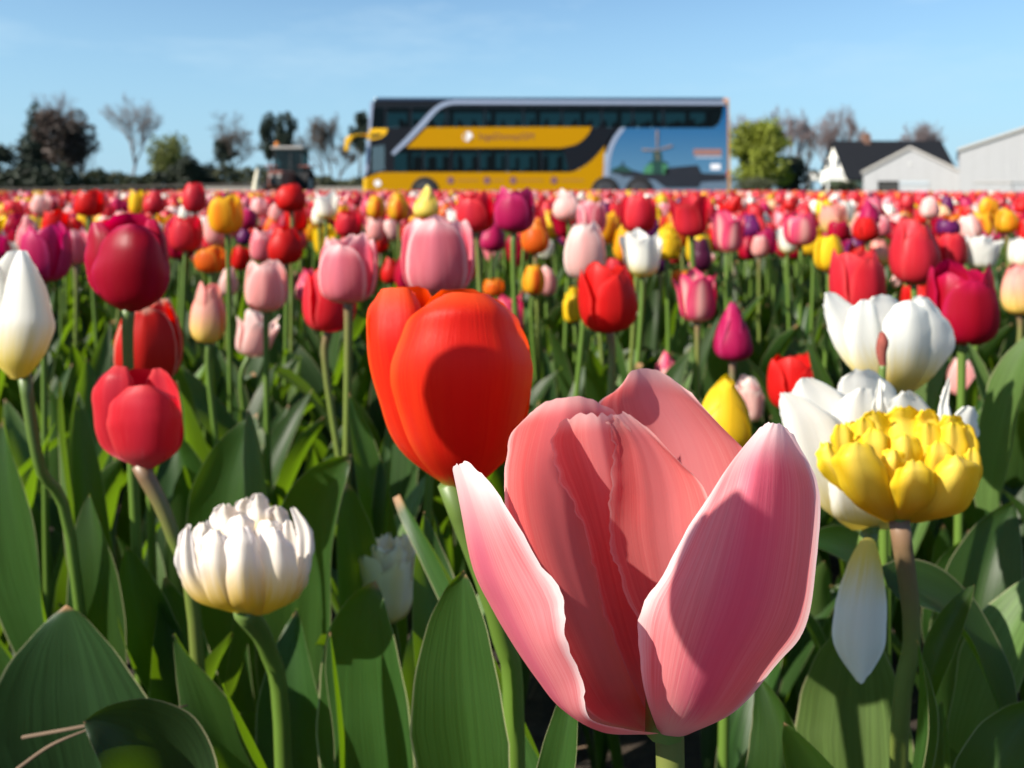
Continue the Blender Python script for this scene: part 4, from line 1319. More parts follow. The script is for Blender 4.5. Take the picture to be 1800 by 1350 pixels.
# ================================================================== the big pink tulip
hbase = P(1168, 1290, 0.205)
hero = thing('tulip', 'large wide open pink tulip filling the front of the picture', 'tulip', (hbase[0] + 0.004, hbase[1] + 0.004, 0))
FRr = [
    [(1157, 1288, .203), (1167, 1292, .200), (1180, 1294, .199), (1193, 1295, .200), (1206, 1293, .203)],
    [(1133, 1215, .190), (1172, 1240, .184), (1218, 1252, .182), (1258, 1257, .188), (1290, 1252, .202)],
    [(1122, 1123, .182), (1188, 1142, .174), (1258, 1160, .172), (1320, 1175, .181), (1358, 1180, .204)],
    [(1131, 1060, .178), (1212, 1058, .170), (1298, 1065, .168), (1372, 1085, .178), (1413, 1108, .206)],
    [(1171, 998, .177), (1245, 966, .170), (1322, 958, .168), (1397, 968, .177), (1436, 978, .202)],
    [(1219, 906, .178), (1278, 874, .172), (1335, 862, .170), (1402, 868, .178), (1441, 884, .196)],
    [(1268, 836, .180), (1304, 806, .175), (1345, 794, .174), (1390, 800, .179), (1427, 818, .190)],
    [(1335, 751, .182), (1349, 745, .180), (1362, 743, .1795), (1377, 749, .181), (1396, 764, .184)],
]
net_petal('petal', FRr, hero, PET['hero_out'], seed=1, nv=64, serr=.0004, ripple=.0004)
FLr = [
    [(1140, 1284, .211), (1128, 1288, .205), (1132, 1291, .200), (1145, 1291, .197), (1158, 1289, .198)],
    [(1085, 1262, .226), (1048, 1278, .212), (1058, 1287, .198), (1078, 1287, .190), (1098, 1281, .187)],
    [(1020, 1215, .230), (986, 1240, .212), (995, 1250, .194), (1014, 1261, .183), (1038, 1262, .177)],
    [(975, 1165, .232), (944, 1190, .213), (955, 1198, .191), (985, 1204, .178), (1026, 1196, .172)],
    [(935, 1100, .232), (904, 1132, .213), (918, 1138, .190), (952, 1140, .176), (1000, 1128, .169)],
    [(898, 1035, .231), (866, 1068, .212), (884, 1072, .190), (924, 1072, .176), (990, 1058, .167)],
    [(862, 960, .228), (833, 1000, .210), (852, 1000, .190), (888, 998, .178), (944, 990, .170)],
    [(838, 870, .222), (813, 900, .207), (826, 898, .192), (848, 894, .182), (892, 892, .175)],
    [(818, 816, .208), (797, 826, .200), (803, 818, .194), (815, 811, .190), (846, 833, .184)],
]
net_petal('petal', FLr, hero, PET['hero_out'], seed=2, nv=64, serr=0.0009, ripple=0.0010)
BLr = [
    [(1138, 1284, .208), (1146, 1282, .214), (1156, 1281, .217), (1166, 1281, .217), (1172, 1283, .214)],
    [(1050, 1262, .206), (1082, 1262, .214), (1116, 1261, .220), (1142, 1258, .222), (1162, 1256, .222)],
    [(1000, 1200, .209), (1040, 1203, .224), (1085, 1206, .231), (1125, 1208, .233), (1150, 1212, .233)],
    [(940, 1070, .209), (985, 1080, .232), (1040, 1085, .243), (1095, 1090, .246), (1135, 1100, .244)],
    [(900, 960, .209), (940, 960, .235), (1000, 960, .247), (1060, 960, .251), (1120, 970, .249)],
    [(881, 855, .211), (918, 846, .235), (984, 840, .248), (1050, 840, .252), (1115, 850, .250)],
    [(896, 772, .216), (936, 752, .233), (990, 742, .245), (1050, 750, .249), (1105, 775, .249)],
    [(930, 727, .224), (962, 706, .231), (995, 698, .237), (1038, 702, .242), (1080, 724, .245)],
]
net_petal('petal', BLr, hero, PET['hero'], seed=3, serr=0.0007, ripple=0.0008)
P4r = [
    [(1150, 1282, .209), (1156, 1281, .212), (1163, 1280, .213), (1170, 1281, .212), (1176, 1283, .209)],
    [(1090, 1150, .227), (1112, 1152, .229), (1138, 1155, .230), (1160, 1160, .229), (1180, 1165, .226)],
    [(1052, 1040, .233), (1080, 1040, .234), (1110, 1042, .235), (1140, 1048, .234), (1165, 1056, .231)],
    [(1028, 940, .235), (1056, 935, .235), (1086, 934, .235), (1118, 940, .235), (1145, 950, .233)],
    [(992, 862, .234), (1034, 850, .234), (1070, 846, .232), (1104, 852, .234), (1130, 862, .233)],
    [(968, 790, .234), (1012, 778, .233), (1056, 774, .230), (1092, 780, .233), (1120, 790, .233)],
    [(986, 738, .234), (1016, 730, .232), (1050, 729, .229), (1078, 730, .231), (1098, 742, .232)],
]
net_petal('petal', P4r, hero, PET['hero'], seed=4, serr=0.0011, ripple=0.0010)
P5r = [
    [(1156, 1283, .207), (1163, 1281, .211), (1170, 1280, .212), (1178, 1281, .211), (1184, 1283, .208)],
    [(1136, 1130, .222), (1164, 1135, .225), (1196, 1138, .226), (1226, 1138, .224), (1250, 1132, .218)],
    [(1092, 1020, .227), (1136, 1028, .229), (1185, 1032, .230), (1230, 1030, .227), (1262, 1020, .219)],
    [(1068, 940, .229), (1118, 942, .231), (1172, 940, .232), (1222, 932, .229), (1258, 920, .221)],
    [(1072, 860, .230), (1114, 855, .232), (1162, 850, .233), (1206, 852, .231), (1240, 868, .224)],
    [(1079, 790, .230), (1104, 782, .232), (1138, 782, .233), (1174, 796, .232), (1208, 822, .228)],
    [(1066, 742, .230), (1078, 728, .231), (1092, 724, .232), (1112, 732, .232), (1144, 756, .231)],
]
net_petal('petal', P5r, hero, PET['hero'], seed=5, serr=0.0011, ripple=0.0007)
P6r = [
    [(1160, 1283, .212), (1170, 1281, .216), (1180, 1280, .218), (1190, 1281, .216), (1200, 1284, .210)],
    [(1120, 1150, .240), (1175, 1155, .245), (1235, 1160, .243), (1290, 1165, .234), (1330, 1170, .214)],
    [(1075, 1020, .250), (1150, 1020, .256), (1235, 1020, .254), (1320, 1025, .242), (1372, 1030, .216)],
    [(1052, 900, .254), (1130, 895, .260), (1220, 890, .258), (1310, 895, .244), (1360, 905, .218)],
    [(1045, 790, .254), (1110, 780, .259), (1190, 775, .258), (1275, 790, .246), (1330, 820, .222)],
    [(1050, 716, .252), (1090, 704, .255), (1150, 700, .256), (1226, 720, .248), (1300, 782, .230)],
    [(1086, 680, .250), (1106, 656, .250), (1136, 646, .250), (1166, 657, .249), (1212, 688, .244)],
]
net_petal('petal', P6r, hero, PET['hero'], seed=6, serr=0.0006, ripple=0.0006)
o0 = np.array(hero.location)
V, F, uv = tube([np.zeros(3), (hbase - o0) * 0.6 + np.array((0.002, 0, 0)), P(1178, 1330, .205) - o0, hbase - o0 + np.array((0, 0, .004))], [.0042, .0038, .0037, .0042], 14, 18)
add('stem', mesh_of('stem', V, F, uv, (STEM['brown'],)), hero)
V, F, uv = tube([hbase - o0, hbase - o0 + np.array((0, .003, .030))], [.005, .004], 8, 4)
add('pistil', mesh_of('pistil', V, F, uv, (STEM['green'],)), hero)

# ================================================================== tulips one can point to, from the photograph
HI = (16, 22)
MD = (12, 14)
T = {}
def B(px, py, d):
    """where a stem seen heading to px, py (below the frame) meets the soil: x, y"""
    q = P(px, py, d)
    return (q[0], q[1])
T['orange'] = make_tulip('big glossy orange red tulip behind the large pink one', 790, 500, 862, 286, .062, 'egg', 'orange', 0, nets=[
    # back and right-hand petals
    [(800, 830, 858, .004, .006, .004, 0), (770, 905, 790, .010, .030, .006, 0), (740, 934, 690, .012, .040, .004, 0), (735, 925, 600, .014, .040, .006, 0), (745, 890, 540, .016, .036, .014, 0), (770, 850, 508, .024, .032, .026, 6)],
    [(790, 815, 858, .004, .006, .004, 0), (715, 830, 790, .000, .026, .020, 0), (672, 800, 700, .002, .030, .030, 0), (650, 785, 610, .004, .030, .036, 0), (650, 770, 545, .008, .028, .036, 0), (690, 752, 503, .016, .024, .030, 8)],
    # left petal
    [(788, 812, 858, .002, .000, .002, 0), (702, 790, 790, .006, -.006, -.004, 0), (662, 765, 700, .008, -.008, -.006, 0), (645, 745, 610, .010, -.008, -.004, 0), (646, 742, 550, .012, -.004, .000, 0), (662, 730, 505, .010, .002, .006, 10)],
    # broad front petal
    [(785, 836, 861, .002, -.003, .002, -2), (728, 898, 800, -.006, -.018, -.001, -6), (694, 928, 710, -.009, -.024, .002, -6), (688, 937, 640, -.009, -.025, .003, 0), (706, 920, 580, -.008, -.022, .004, 6), (724, 906, 542, -.006, -.020, .004, 10), (768, 868, 514, -.002, -.013, .000, 12)],
], stem='green', res=(20, 26), base=B(905, 1400, .315), mid=[P(905, 1350, .312), P(880, 1110, .308)], srad=.0042, leaves=0)
T['crimson'] = make_tulip('dark crimson tulip rising above the red ones at left', 226, 374, 548, 150, .055, 'egg', 'crimson', 1, nets=[
    [(220, 240, 546, .002, .006, .002, 0), (168, 282, 505, .004, .022, .004, 0), (156, 294, 450, .006, .030, .006, 0), (170, 284, 405, .010, .028, .010, 0), (200, 256, 375, .016, .022, .016, 6)],
    [(216, 234, 546, .0, .002, .0, 0), (164, 232, 510, .004, .000, .004, 0), (150, 222, 465, .006, -.004, .002, 0), (153, 210, 420, .008, -.002, .004, 0), (158, 182, 390, .008, .004, .006, 5)],
    [(226, 244, 546, .0, .002, .0, 0), (236, 292, 512, .002, .000, .006, 0), (244, 298, 462, .002, -.004, .008, 0), (246, 292, 415, .004, -.002, .010, 0), (256, 276, 385, .008, .006, .010, 4)],
    [(212, 248, 548, 0, -.003, 0, -2), (176, 286, 525, -.003, -.013, -.001, -3), (162, 296, 480, -.003, -.018, .002, 0), (172, 290, 440, -.002, -.018, .003, 6), (182, 282, 412, -.002, -.014, .002, 8), (206, 258, 394, .000, -.013, .001, 6)],
], stem='green', leaves=2)
T['redwhite'] = make_tulip('closed red tulip with thin white petal rims', 262, 527, 675, 116, .052, 'egg', 'redwhite', 2, az=-80, res=HI, leaves=2)
T['redleft'] = make_tulip('red cup shaped tulip in front of the white rimmed one', 242, 640, 825, 157, .052, 'egg', 'redpink', 3, tilt=(-.04, .05), nets=[
    [(246, 266, 822, .002, .006, .002, 0), (196, 310, 790, .006, .024, .006, 0), (186, 318, 730, .008, .030, .008, 0), (200, 312, 680, .012, .030, .012, 0), (222, 290, 648, .016, .026, .016, 6)],
    [(240, 256, 822, 0, .002, 0, 0), (178, 250, 785, .006, .004, .006, 0), (163, 240, 715, .008, .000, .004, 0), (168, 236, 668, .010, .002, .006, 4), (192, 226, 643, .012, .008, .010, 6)],
    [(256, 272, 822, 0, .004, 0, 0), (258, 318, 785, .006, .006, .006, 0), (256, 319, 720, .012, .010, .006, 0), (256, 305, 672, .014, .014, .010, 2), (266, 288, 647, .016, .016, .014, 4)],
    [(238, 272, 824, 0, -.003, 0, -3), (204, 308, 800, -.003, -.012, -.001, -4), (189, 319, 755, -.004, -.016, .001, -2), (190, 316, 722, -.004, -.016, .002, 3), (198, 309, 696, -.003, -.014, .002, 6), (222, 284, 677, -.002, -.012, .000, 7)],
], stem='brown', base=B(375, 1400, .47), mid=[P(345, 1120, .468), P(300, 930, .464)], srad=.0042, leaves=2)
T['whiteleft'] = make_tulip('tall white tulip with yellow base at the left edge', 34, 432, 668, 130, .044, 'egg', 'white', 1, tilt=(-.08, .0), nets=[
    [(24, 42, 664, .002, .006, .002, 0), (-30, 84, 600, .006, .022, .006, 0), (-34, 90, 545, .008, .028, .008, 0), (-20, 70, 485, .012, .026, .012, 0), (10, 46, 440, .016, .020, .016, 6)],
    [(18, 36, 666, .0, .002, .0, 0), (-30, 30, 610, .004, .000, .004, 0), (-40, 24, 550, .006, -.006, .000, 0), (-36, 14, 495, .008, -.004, .002, 0), (-26, -6, 446, .008, .002, .004, 4)],
    [(20, 46, 667, 0, -.003, 0, -2), (-6, 76, 632, -.003, -.016, .000, -4), (-10, 97, 580, -.005, -.021, .004, 0), (0, 92, 540, -.004, -.019, .005, 0), (14, 72, 485, -.002, -.014, .005, 0), (28, 48, 440, .000, -.008, .002, 4)],
], base=B(200, 1250, .50), mid=[P(130, 980, .49), P(70, 820, .475)], srad=.0032, leaves=2)
T['pinka'] = make_tulip('pink tulip with one upright petal beside the orange tulip', 612, 408, 532, 110, .052, 'cup', 'pink', 2, az=-95, res=MD, stem='brown')
T['redpb'] = make_tulip('rosy red tulip tucked under the pink one', 580, 466, 582, 98, .053, 'cup', 'redpink', 4, az=-60, tilt=(.05, 0), res=MD, stem='brown', base=B(660, 900, .75))
T['pinkb'] = make_tulip('large pink tulip right behind the orange tulip', 771, 381, 520, 136, .060, 'cup', 'pink', 5, az=-88, res=MD)
T['pinkc'] = make_tulip('soft pink cup tulip standing above a floppy pale bloom', 468, 458, 548, 80, .052, 'cup', 'palepink', 6, az=-80, res=MD)
T['bud1'] = make_tulip('slim yellow and pink striped tulip on a tall bare stem', 368, 498, 603, 64, .040, 'egg', 'pinkyellow', 7, az=-85, res=MD, base=B(400, 800, .88), stem='green')
T['floppy'] = make_tulip('floppy pale pink tulip with petals fallen open', 448, 552, 626, 72, .055, 'goblet', 'blush', 8, az=-60, tilt=(.25, .1), res=MD)
T['redr'] = make_tulip('bright red ruffled tulip above the large pink bloom', 1068, 465, 584, 108, .055, 'cup', 'red', 9, az=-70, tilt=(-.05, 0), res=HI, stem='brown', base=B(1050, 800, .70))
T['blush1'] = make_tulip('blush white tulip behind the bright red ruffled one', 1027, 392, 492, 78, .056, 'egg', 'blush', 10, az=-90, res=MD)
T['white1'] = make_tulip('white goblet tulip with pointed tips in mid field', 1128, 405, 486, 72, .052, 'goblet', 'white', 11, az=-88, res=MD)
T['yd1'] = make_tulip('small bumpy yellow tulip touching the white goblet', 1173, 396, 456, 52, .048, 'double', 'yellow', 0, res=(6, 8))
T['pm1'] = make_tulip('pink and magenta tulip with spreading points', 1226, 477, 566, 76, .054, 'goblet', 'pinkmagenta', 12, az=-85, res=MD, stem='brown')
T['magbud'] = make_tulip('pointed magenta tulip bud above the yellow one', 1288, 534, 634, 68, .042, 'bud', 'magenta', 13, az=-85, res=MD, stem='dark', base=B(1297, 800, .86))
T['dp1'] = make_tulip('nearly black purple tulip in mid field', 1232, 420, 476, 40, .045, 'egg', 'darkpurple', 14)
T['red2'] = make_tulip('red tulip with a darker side above the ragged white bloom', 1505, 437, 555, 102, .056, 'cup', 'redpink', 15, az=-75, tilt=(-.03, 0), res=MD)
T['crim2'] = make_tulip('deep crimson cup tulip at right of the ragged white bloom', 1690, 466, 604, 122, .060, 'cup', 'crimson', 16, az=-92, res=MD, base=B(1685, 800, .69))
T['red3'] = make_tulip('tall red tulip above the deep crimson cup', 1606, 388, 500, 84, .056, 'egg', 'redpink', 17, az=-85, res=MD)
T['py1'] = make_tulip('pink and yellow tulip cut by the right edge', 1792, 462, 553, 60, .048, 'egg', 'pinkyellow', 18, az=-80, res=MD, base=B(1740, 720, 1.12), stem='brown')
T['yel1'] = make_tulip('plain yellow tulip left of the red and white group', 1456, 412, 477, 52, .046, 'egg', 'yellow', 19, az=-85)
T['redlow'] = make_tulip('low red ruffled tulip left of the white doubles', 1395, 624, 722, 98, .052, 'cup', 'red', 20, az=-60, res=MD, base=B(1420, 900, .76))
T['wp1'] = make_tulip('small pale blush tulip low behind the yellow bud', 1318, 665, 738, 58, .042, 'ragged', 'blush', 3, res=(6, 8))
T['ybud'] = make_tulip('yellow pointed tulip peeking over the large pink bloom', 1272, 664, 792, 104, .045, 'bud', 'yellow', 21, az=-100, tilt=(.10, 0), res=MD, base=B(1270, 1400, .60), mid=[P(1272, 1300, .60), P(1278, 1000, .60)], srad=.0042, leaves=1)
T['pk5'] = make_tulip('small pink tulip low above the large pink bloom', 1172, 620, 676, 46, .036, 'bud', 'pinkmagenta', 22)
T['pp6'] = make_tulip('small lilac pink tulip behind a green stem at right', 1692, 630, 697, 50, .038, 'egg', 'palepink', 23)
T['whitebig'] = make_tulip('big ragged white tulip below the red one at right', 1562, 514, 692, 212, .082, 'ragged', 'whitedouble', 1, leaves=1, nets=[
    dbl(.020, .004, (1550, 1580, 688), (1504, 1602, 625), (1504, 1602, 575), (1512, 1592, 538), (1530, 1572, 518)),
    dbl(.016, .004, (1556, 1590, 688), (1570, 1650, 625), (1580, 1660, 575), (1590, 1648, 540), (1606, 1630, 520)),
    dbl(.004, .004, (1545, 1572, 690), (1494, 1562, 645), (1460, 1546, 592), (1449, 1528, 552), (1447, 1490, 526), (1450, 1468, 513)),
    dbl(-.012, .006, (1552, 1584, 690), (1508, 1568, 652), (1486, 1556, 602), (1488, 1550, 562), (1496, 1542, 538), (1510, 1530, 527)),
    dbl(-.016, .006, (1572, 1606, 690), (1568, 1644, 656), (1572, 1674, 610), (1578, 1674, 574), (1590, 1654, 546), (1608, 1634, 526)),
    dbl(-.022, .006, (1558, 1602, 692), (1554, 1624, 655), (1550, 1640, 605), (1556, 1636, 562), (1568, 1622, 538), (1584, 1608, 528)),
])
T['whitefront'] = make_tulip('wide ragged white double tulip behind the yellow double', 1530, 655, 932, 322, .094, 'ragged', 'whitedouble', 2, nets=[
    dbl(.030, .004, (1510, 1550, 905), (1468, 1582, 780), (1468, 1582, 712), (1476, 1562, 668), (1496, 1536, 648)),
    dbl(.026, .004, (1520, 1560, 905), (1548, 1644, 800), (1556, 1644, 738), (1564, 1628, 704), (1582, 1606, 687)),
    dbl(.012, .004, (1530, 1560, 910), (1612, 1702, 825), (1644, 1718, 772), (1662, 1718, 738), (1692, 1716, 714)),
    dbl(.010, .002, (1560, 1580, 900), (1636, 1666, 760), (1650, 1669, 710), (1660, 1671, 680), (1667, 1670, 663)),
    dbl(.004, .004, (1500, 1540, 920), (1450, 1544, 840), (1414, 1524, 760), (1394, 1502, 704), (1394, 1470, 678), (1404, 1430, 664)),
    dbl(-.002, .005, (1510, 1550, 915), (1462, 1572, 795), (1462, 1562, 740), (1474, 1548, 706), (1500, 1534, 682)),
    dbl(-.008, .002, (1520, 1550, 915), (1526, 1562, 750), (1532, 1558, 715), (1539, 1553, 690), (1544, 1549, 667)),
    dbl(-.012, .004, (1494, 1530, 926), (1440, 1508, 885), (1400, 1494, 808), (1376, 1484, 746), (1369, 1440, 708), (1369, 1392, 690)),
    dbl(-.020, .005, (1510, 1560, 931), (1520, 1640, 890), (1560, 1680, 830), (1590, 1690, 780), (1620, 1680, 750)),
    dbl(-.026, .005, (1498, 1546, 932), (1466, 1546, 904), (1456, 1544, 850), (1464, 1534, 800), (1480, 1520, 770)),
], leaves=0, base=B(1490, 1400, .43), mid=[P(1490, 1330, .43), P(1492, 1130, .425)], srad=.0040)
T['yellowdouble'] = make_tulip('full yellow double tulip like a peony at right', 1580, 716, 922, 282, .073, 'double', 'doubleyellow', 1, nets=[
    dbl(.018, .004, (1560, 1590, 905), (1515, 1565, 790), (1510, 1564, 750), (1514, 1560, 730), (1526, 1550, 722)),
    dbl(.020, .004, (1570, 1600, 905), (1552, 1624, 790), (1554, 1626, 745), (1560, 1622, 724), (1576, 1610, 714)),
    dbl(.018, .004, (1590, 1615, 905), (1604, 1664, 790), (1604, 1660, 748), (1608, 1652, 728), (1620, 1642, 719)),
    dbl(.014, .004, (1600, 1630, 905), (1642, 1706, 795), (1648, 1702, 758), (1652, 1694, 738), (1664, 1684, 730)),
    dbl(.004, .004, (1540, 1570, 905), (1485, 1530, 820), (1476, 1520, 775), (1480, 1512, 750), (1488, 1502, 741)),
    dbl(.000, .005, (1560, 1580, 905), (1504, 1550, 810), (1496, 1545, 768), (1498, 1540, 744), (1508, 1528, 734)),
    dbl(.002, .005, (1590, 1610, 905), (1608, 1656, 820), (1608, 1660, 778), (1612, 1654, 752), (1622, 1642, 743)),
    dbl(.000, .005, (1600, 1620, 905), (1640, 1694, 820), (1648, 1704, 780), (1654, 1698, 754), (1666, 1686, 742)),
    dbl(.004, .005, (1610, 1630, 905), (1676, 1718, 825), (1688, 1722, 785), (1686, 1716, 758), (1692, 1706, 746)),
    dbl(-.006, .005, (1550, 1570, 905), (1476, 1524, 825), (1462, 1504, 785), (1460, 1500, 758), (1468, 1490, 746)),
    dbl(-.010, .006, (1560, 1580, 905), (1510, 1574, 830), (1508, 1568, 790), (1510, 1564, 766), (1524, 1548, 754)),
    dbl(-.010, .006, (1580, 1600, 905), (1560, 1618, 845), (1558, 1620, 800), (1562, 1616, 774), (1576, 1602, 763)),
    dbl(-.010, .006, (1600, 1620, 905), (1620, 1672, 850), (1622, 1682, 808), (1628, 1676, 786), (1640, 1662, 776)),
    dbl(-.004, .006, (1600, 1625, 910), (1670, 1714, 860), (1690, 1727, 820), (1694, 1726, 800), (1702, 1718, 787)),
    dbl(-.012, .004, (1560, 1592, 914), (1472, 1530, 855), (1440, 1492, 818), (1435, 1476, 795), (1444, 1464, 778)),
    dbl(-.018, .006, (1570, 1590, 905), (1550, 1592, 855), (1546, 1590, 818), (1550, 1586, 798), (1560, 1576, 789)),
    dbl(-.026, .008, (1588, 1618, 919), (1600, 1694, 897), (1622, 1716, 856), (1640, 1720, 824), (1656, 1700, 806), (1670, 1688, 800)),
    dbl(-.027, .008, (1556, 1588, 918), (1504, 1576, 886), (1474, 1568, 842), (1462, 1554, 808), (1476, 1538, 786), (1498, 1522, 777)),
    dbl(-.031, .008, (1574, 1612, 919), (1572, 1640, 890), (1568, 1646, 855), (1572, 1642, 830), (1584, 1630, 815), (1598, 1616, 809)),
], leaves=0, stem='brown', base=B(1572, 1400, .37), mid=[P(1580, 1330, .372), P(1603, 1120, .370)], srad=.0042)
T['creamdouble'] = make_tulip('cream and yellow double tulip low at left front', 432, 872, 1082, 232, .066, 'double', 'cream', 2, nets=[
    dbl(.016, .004, (420, 440, 1060), (372, 424, 960), (370, 420, 915), (374, 416, 895), (386, 406, 886)),
    dbl(.018, .004, (430, 450, 1060), (410, 456, 950), (408, 454, 905), (412, 450, 886), (424, 440, 876)),
    dbl(.012, .004, (436, 456, 1060), (434, 474, 945), (434, 476, 900), (438, 472, 880), (446, 460, 867)),
    dbl(.014, .004, (450, 470, 1060), (460, 512, 960), (464, 510, 918), (468, 504, 898), (478, 494, 889)),
    dbl(-.004, .005, (426, 444, 1078), (352, 400, 1040), (340, 386, 985), (340, 380, 945), (346, 372, 925), (354, 362, 918)),
    dbl(-.004, .005, (440, 466, 1078), (480, 528, 1035), (488, 532, 985), (490, 526, 945), (496, 516, 922), (502, 510, 914)),
    dbl(-.006, .005, (430, 450, 1070), (400, 450, 1000), (396, 450, 945), (400, 446, 918), (412, 432, 905)),
    dbl(-.006, .005, (440, 460, 1070), (446, 500, 1000), (448, 504, 950), (452, 498, 925), (464, 486, 914)),
    dbl(-.010, .003, (418, 440, 1080), (345, 388, 1055), (315, 354, 1012), (311, 344, 972), (318, 338, 940), (327, 333, 922)),
    dbl(-.006, .003, (440, 470, 1080), (490, 524, 1050), (516, 545, 1010), (522, 551, 962), (518, 548, 926), (509, 522, 892)),
    dbl(-.022, .006, (424, 446, 1081), (372, 430, 1058), (352, 416, 1005), (354, 408, 962), (362, 398, 940), (372, 386, 931)),
    dbl(-.022, .006, (438, 464, 1081), (440, 508, 1056), (440, 522, 1005), (446, 514, 962), (456, 500, 938), (470, 486, 928)),
    dbl(-.027, .007, (428, 458, 1082), (402, 466, 1058), (396, 462, 1005), (398, 456, 960), (406, 446, 936), (418, 434, 926)),
], leaves=0, tilt=(.04, -.03), base=B(510, 1400, .43), mid=[P(497, 1300, .428), P(470, 1140, .422)], srad=.0048)
T['whitesmall'] = make_tulip('small creamy white tulip behind the upright leaf', 680, 946, 1084, 112, .045, 'ragged', 'creamwhite', 4, res=(10, 14), leaves=0)
mid_list = [
    ('golden tulip with flaring petals left of the pink group', 398, 343, 411, 62, .052, 'cup', 'yelloworange'),
    ('dusky crimson tulip right of the tall white one', 80, 395, 496, 88, .056, 'cup', 'magenta'),
    ('pink tulip beside the dusky crimson one at left', 131, 400, 466, 52, .048, 'cup', 'pink'),
    ('rosy red tulip right of the tall dark crimson one', 328, 380, 442, 60, .052, 'cup', 'redpink'),
    ('orange and yellow tulip below the rosy red one', 372, 432, 479, 58, .050, 'cup', 'orangelight'),
    ('white goblet tulip left of the big pink tulip', 574, 335, 386, 45, .048, 'goblet', 'white'),
    ('narrow white tulip leaning below the white goblet', 562, 358, 398, 28, .036, 'egg', 'white'),
    ('pale lemon tulip standing out against the coach', 750, 328, 384, 48, .050, 'bud', 'lemon'),
    ('red tulip right of the pale lemon one', 836, 335, 408, 74, .056, 'cup', 'redpink'),
    ('crimson tulip with a silvery petal below the coach', 906, 332, 409, 80, .058, 'cup', 'magenta'),
    ('orange tulip below the crimson one with silvery petal', 942, 386, 446, 52, .050, 'egg', 'orangelight'),
    ('pale pink blocky tulip below the middle of the coach', 997, 335, 388, 52, .052, 'egg', 'blush'),
    ('yellow and red flamed tulip low in mid field', 938, 465, 518, 42, .040, 'egg', 'flame'),
    ('pink tulip touching the yellow and red flamed one', 962, 468, 520, 34, .038, 'egg', 'palepink'),
    ('yellow ruffled tulip left of the bright red one', 1008, 506, 566, 42, .042, 'double', 'yellow'),
    ('pink and magenta tulip at the shoulder of the orange one', 897, 515, 598, 54, .046, 'goblet', 'pinkmagenta'),
    ('small orange tulip just above the pink and magenta one', 868, 489, 520, 40, .042, 'cup', 'orangelight'),
    ('red tulip above the white goblet in mid field', 1123, 342, 410, 66, .054, 'cup', 'redpink'),
    ('red tulip with pink edge above the nearly black one', 1214, 344, 416, 72, .056, 'goblet', 'redpink'),
    ('pink and cream tulip right of the nearly black one', 1280, 370, 443, 60, .054, 'goblet', 'pinkmagenta'),
    ('round dark red tulip left of the big orange one', 502, 400, 464, 64, .054, 'egg', 'red'),
    ('pink tulip behind the round dark red one', 462, 404, 460, 46, .048, 'cup', 'pink'),
    ('orange tulip leaning on the round dark red one', 478, 424, 464, 40, .044, 'egg', 'orangelight'),
    ('little round red tulip between two pink blooms', 686, 455, 499, 33, .040, 'egg', 'red'),
    ('magenta and white tulip above the plain yellow one', 1405, 374, 432, 60, .056, 'cup', 'pinkmagenta'),
    ('white tulip leaning under the magenta and white one', 1384, 398, 446, 38, .044, 'goblet', 'white'),
    ('crimson tulip above the plain yellow one', 1474, 386, 424, 42, .046, 'cup', 'crimson'),
    ('red tulip with orange side right of the crimson one', 1522, 382, 425, 46, .048, 'egg', 'red'),
    ('ragged white tulip near the right edge of mid field', 1722, 414, 470, 64, .062, 'ragged', 'whitedouble'),
    ('rosy red tulip left of the ragged white one', 1672, 408, 472, 54, .052, 'cup', 'redpink'),
    ('white tulip cut by the right edge in mid field', 1795, 418, 472, 44, .050, 'cup', 'white'),
    ('amber tulip near the right edge below the barns', 1770, 367, 409, 38, .046, 'egg', 'yelloworange'),
    ('flat topped purple tulip above the rosy red one at right', 1666, 384, 414, 42, .050, 'cup', 'purple'),
    ('dark purple tulip below the barn wall', 1665, 344, 374, 22, .042, 'egg', 'purple'),
    ('pale blush tulip below the small barn', 1634, 348, 384, 34, .050, 'egg', 'blush'),
    ('small cream bud below the pink and cream tulip', 1284, 459, 492, 22, .030, 'bud', 'creamwhite'),
    ('little pale pink tulip right of the pink and cream one', 1336, 414, 452, 32, .040, 'egg', 'palepink'),
    ('tall red tulip standing above the far left rows', 158, 334, 380, 54, .054, 'cup', 'red'),
    ('tallest red tulip rising before the low wall', 342, 322, 374, 42, .050, 'egg', 'redpink'),
    ('yellow tulip between the tall reds at left', 240, 335, 376, 26, .040, 'cup', 'yellow'),
    ('rosy tulip right of the yellow one at left', 272, 338, 376, 38, .046, 'egg', 'redpink'),
    ('ragged white tulip behind the tall white one at left', 26, 418, 452, 44, .048, 'goblet', 'white'),
    ('red tulip just below the tractor', 512, 323, 372, 56, .054, 'egg', 'red'),
    ('round purple tulip beside the golden one', 430, 402, 430, 28, .044, 'egg', 'purple'),
    ('red tulip left of the big pink one behind the orange', 612, 368, 416, 50, .052, 'cup', 'redpink'),
    ('lilac pink tulip between red and big pink ones', 660, 384, 424, 34, .046, 'cup', 'palepink'),
    ('small cream bud left of the striped tulip', 402, 472, 520, 34, .036, 'egg', 'blush'),
    ('orange red tulip behind the low magenta bud', 1200, 474, 512, 40, .046, 'cup', 'orangelight'),
    ('dark red tulip beside the pink cup at left', 505, 462, 516, 36, .044, 'egg', 'crimson'),
    ('orange flamed tulip just below the coach front wheel', 700, 340, 388, 40, .050, 'egg', 'flame'),
    ('orange flamed tulip left of the one below the wheel', 660, 344, 384, 34, .046, 'egg', 'flame'),
    ('red tulip peeking between the white and crimson at right', 1618, 500, 556, 70, .056, 'cup', 'red'),
    ('small white tulip below the tall red at right', 1575, 478, 506, 20, .028, 'bud', 'blush'),
    ('red tulip glimpsed under the yellow pointed one', 1335, 732, 780, 40, .040, 'egg', 'red'),
]
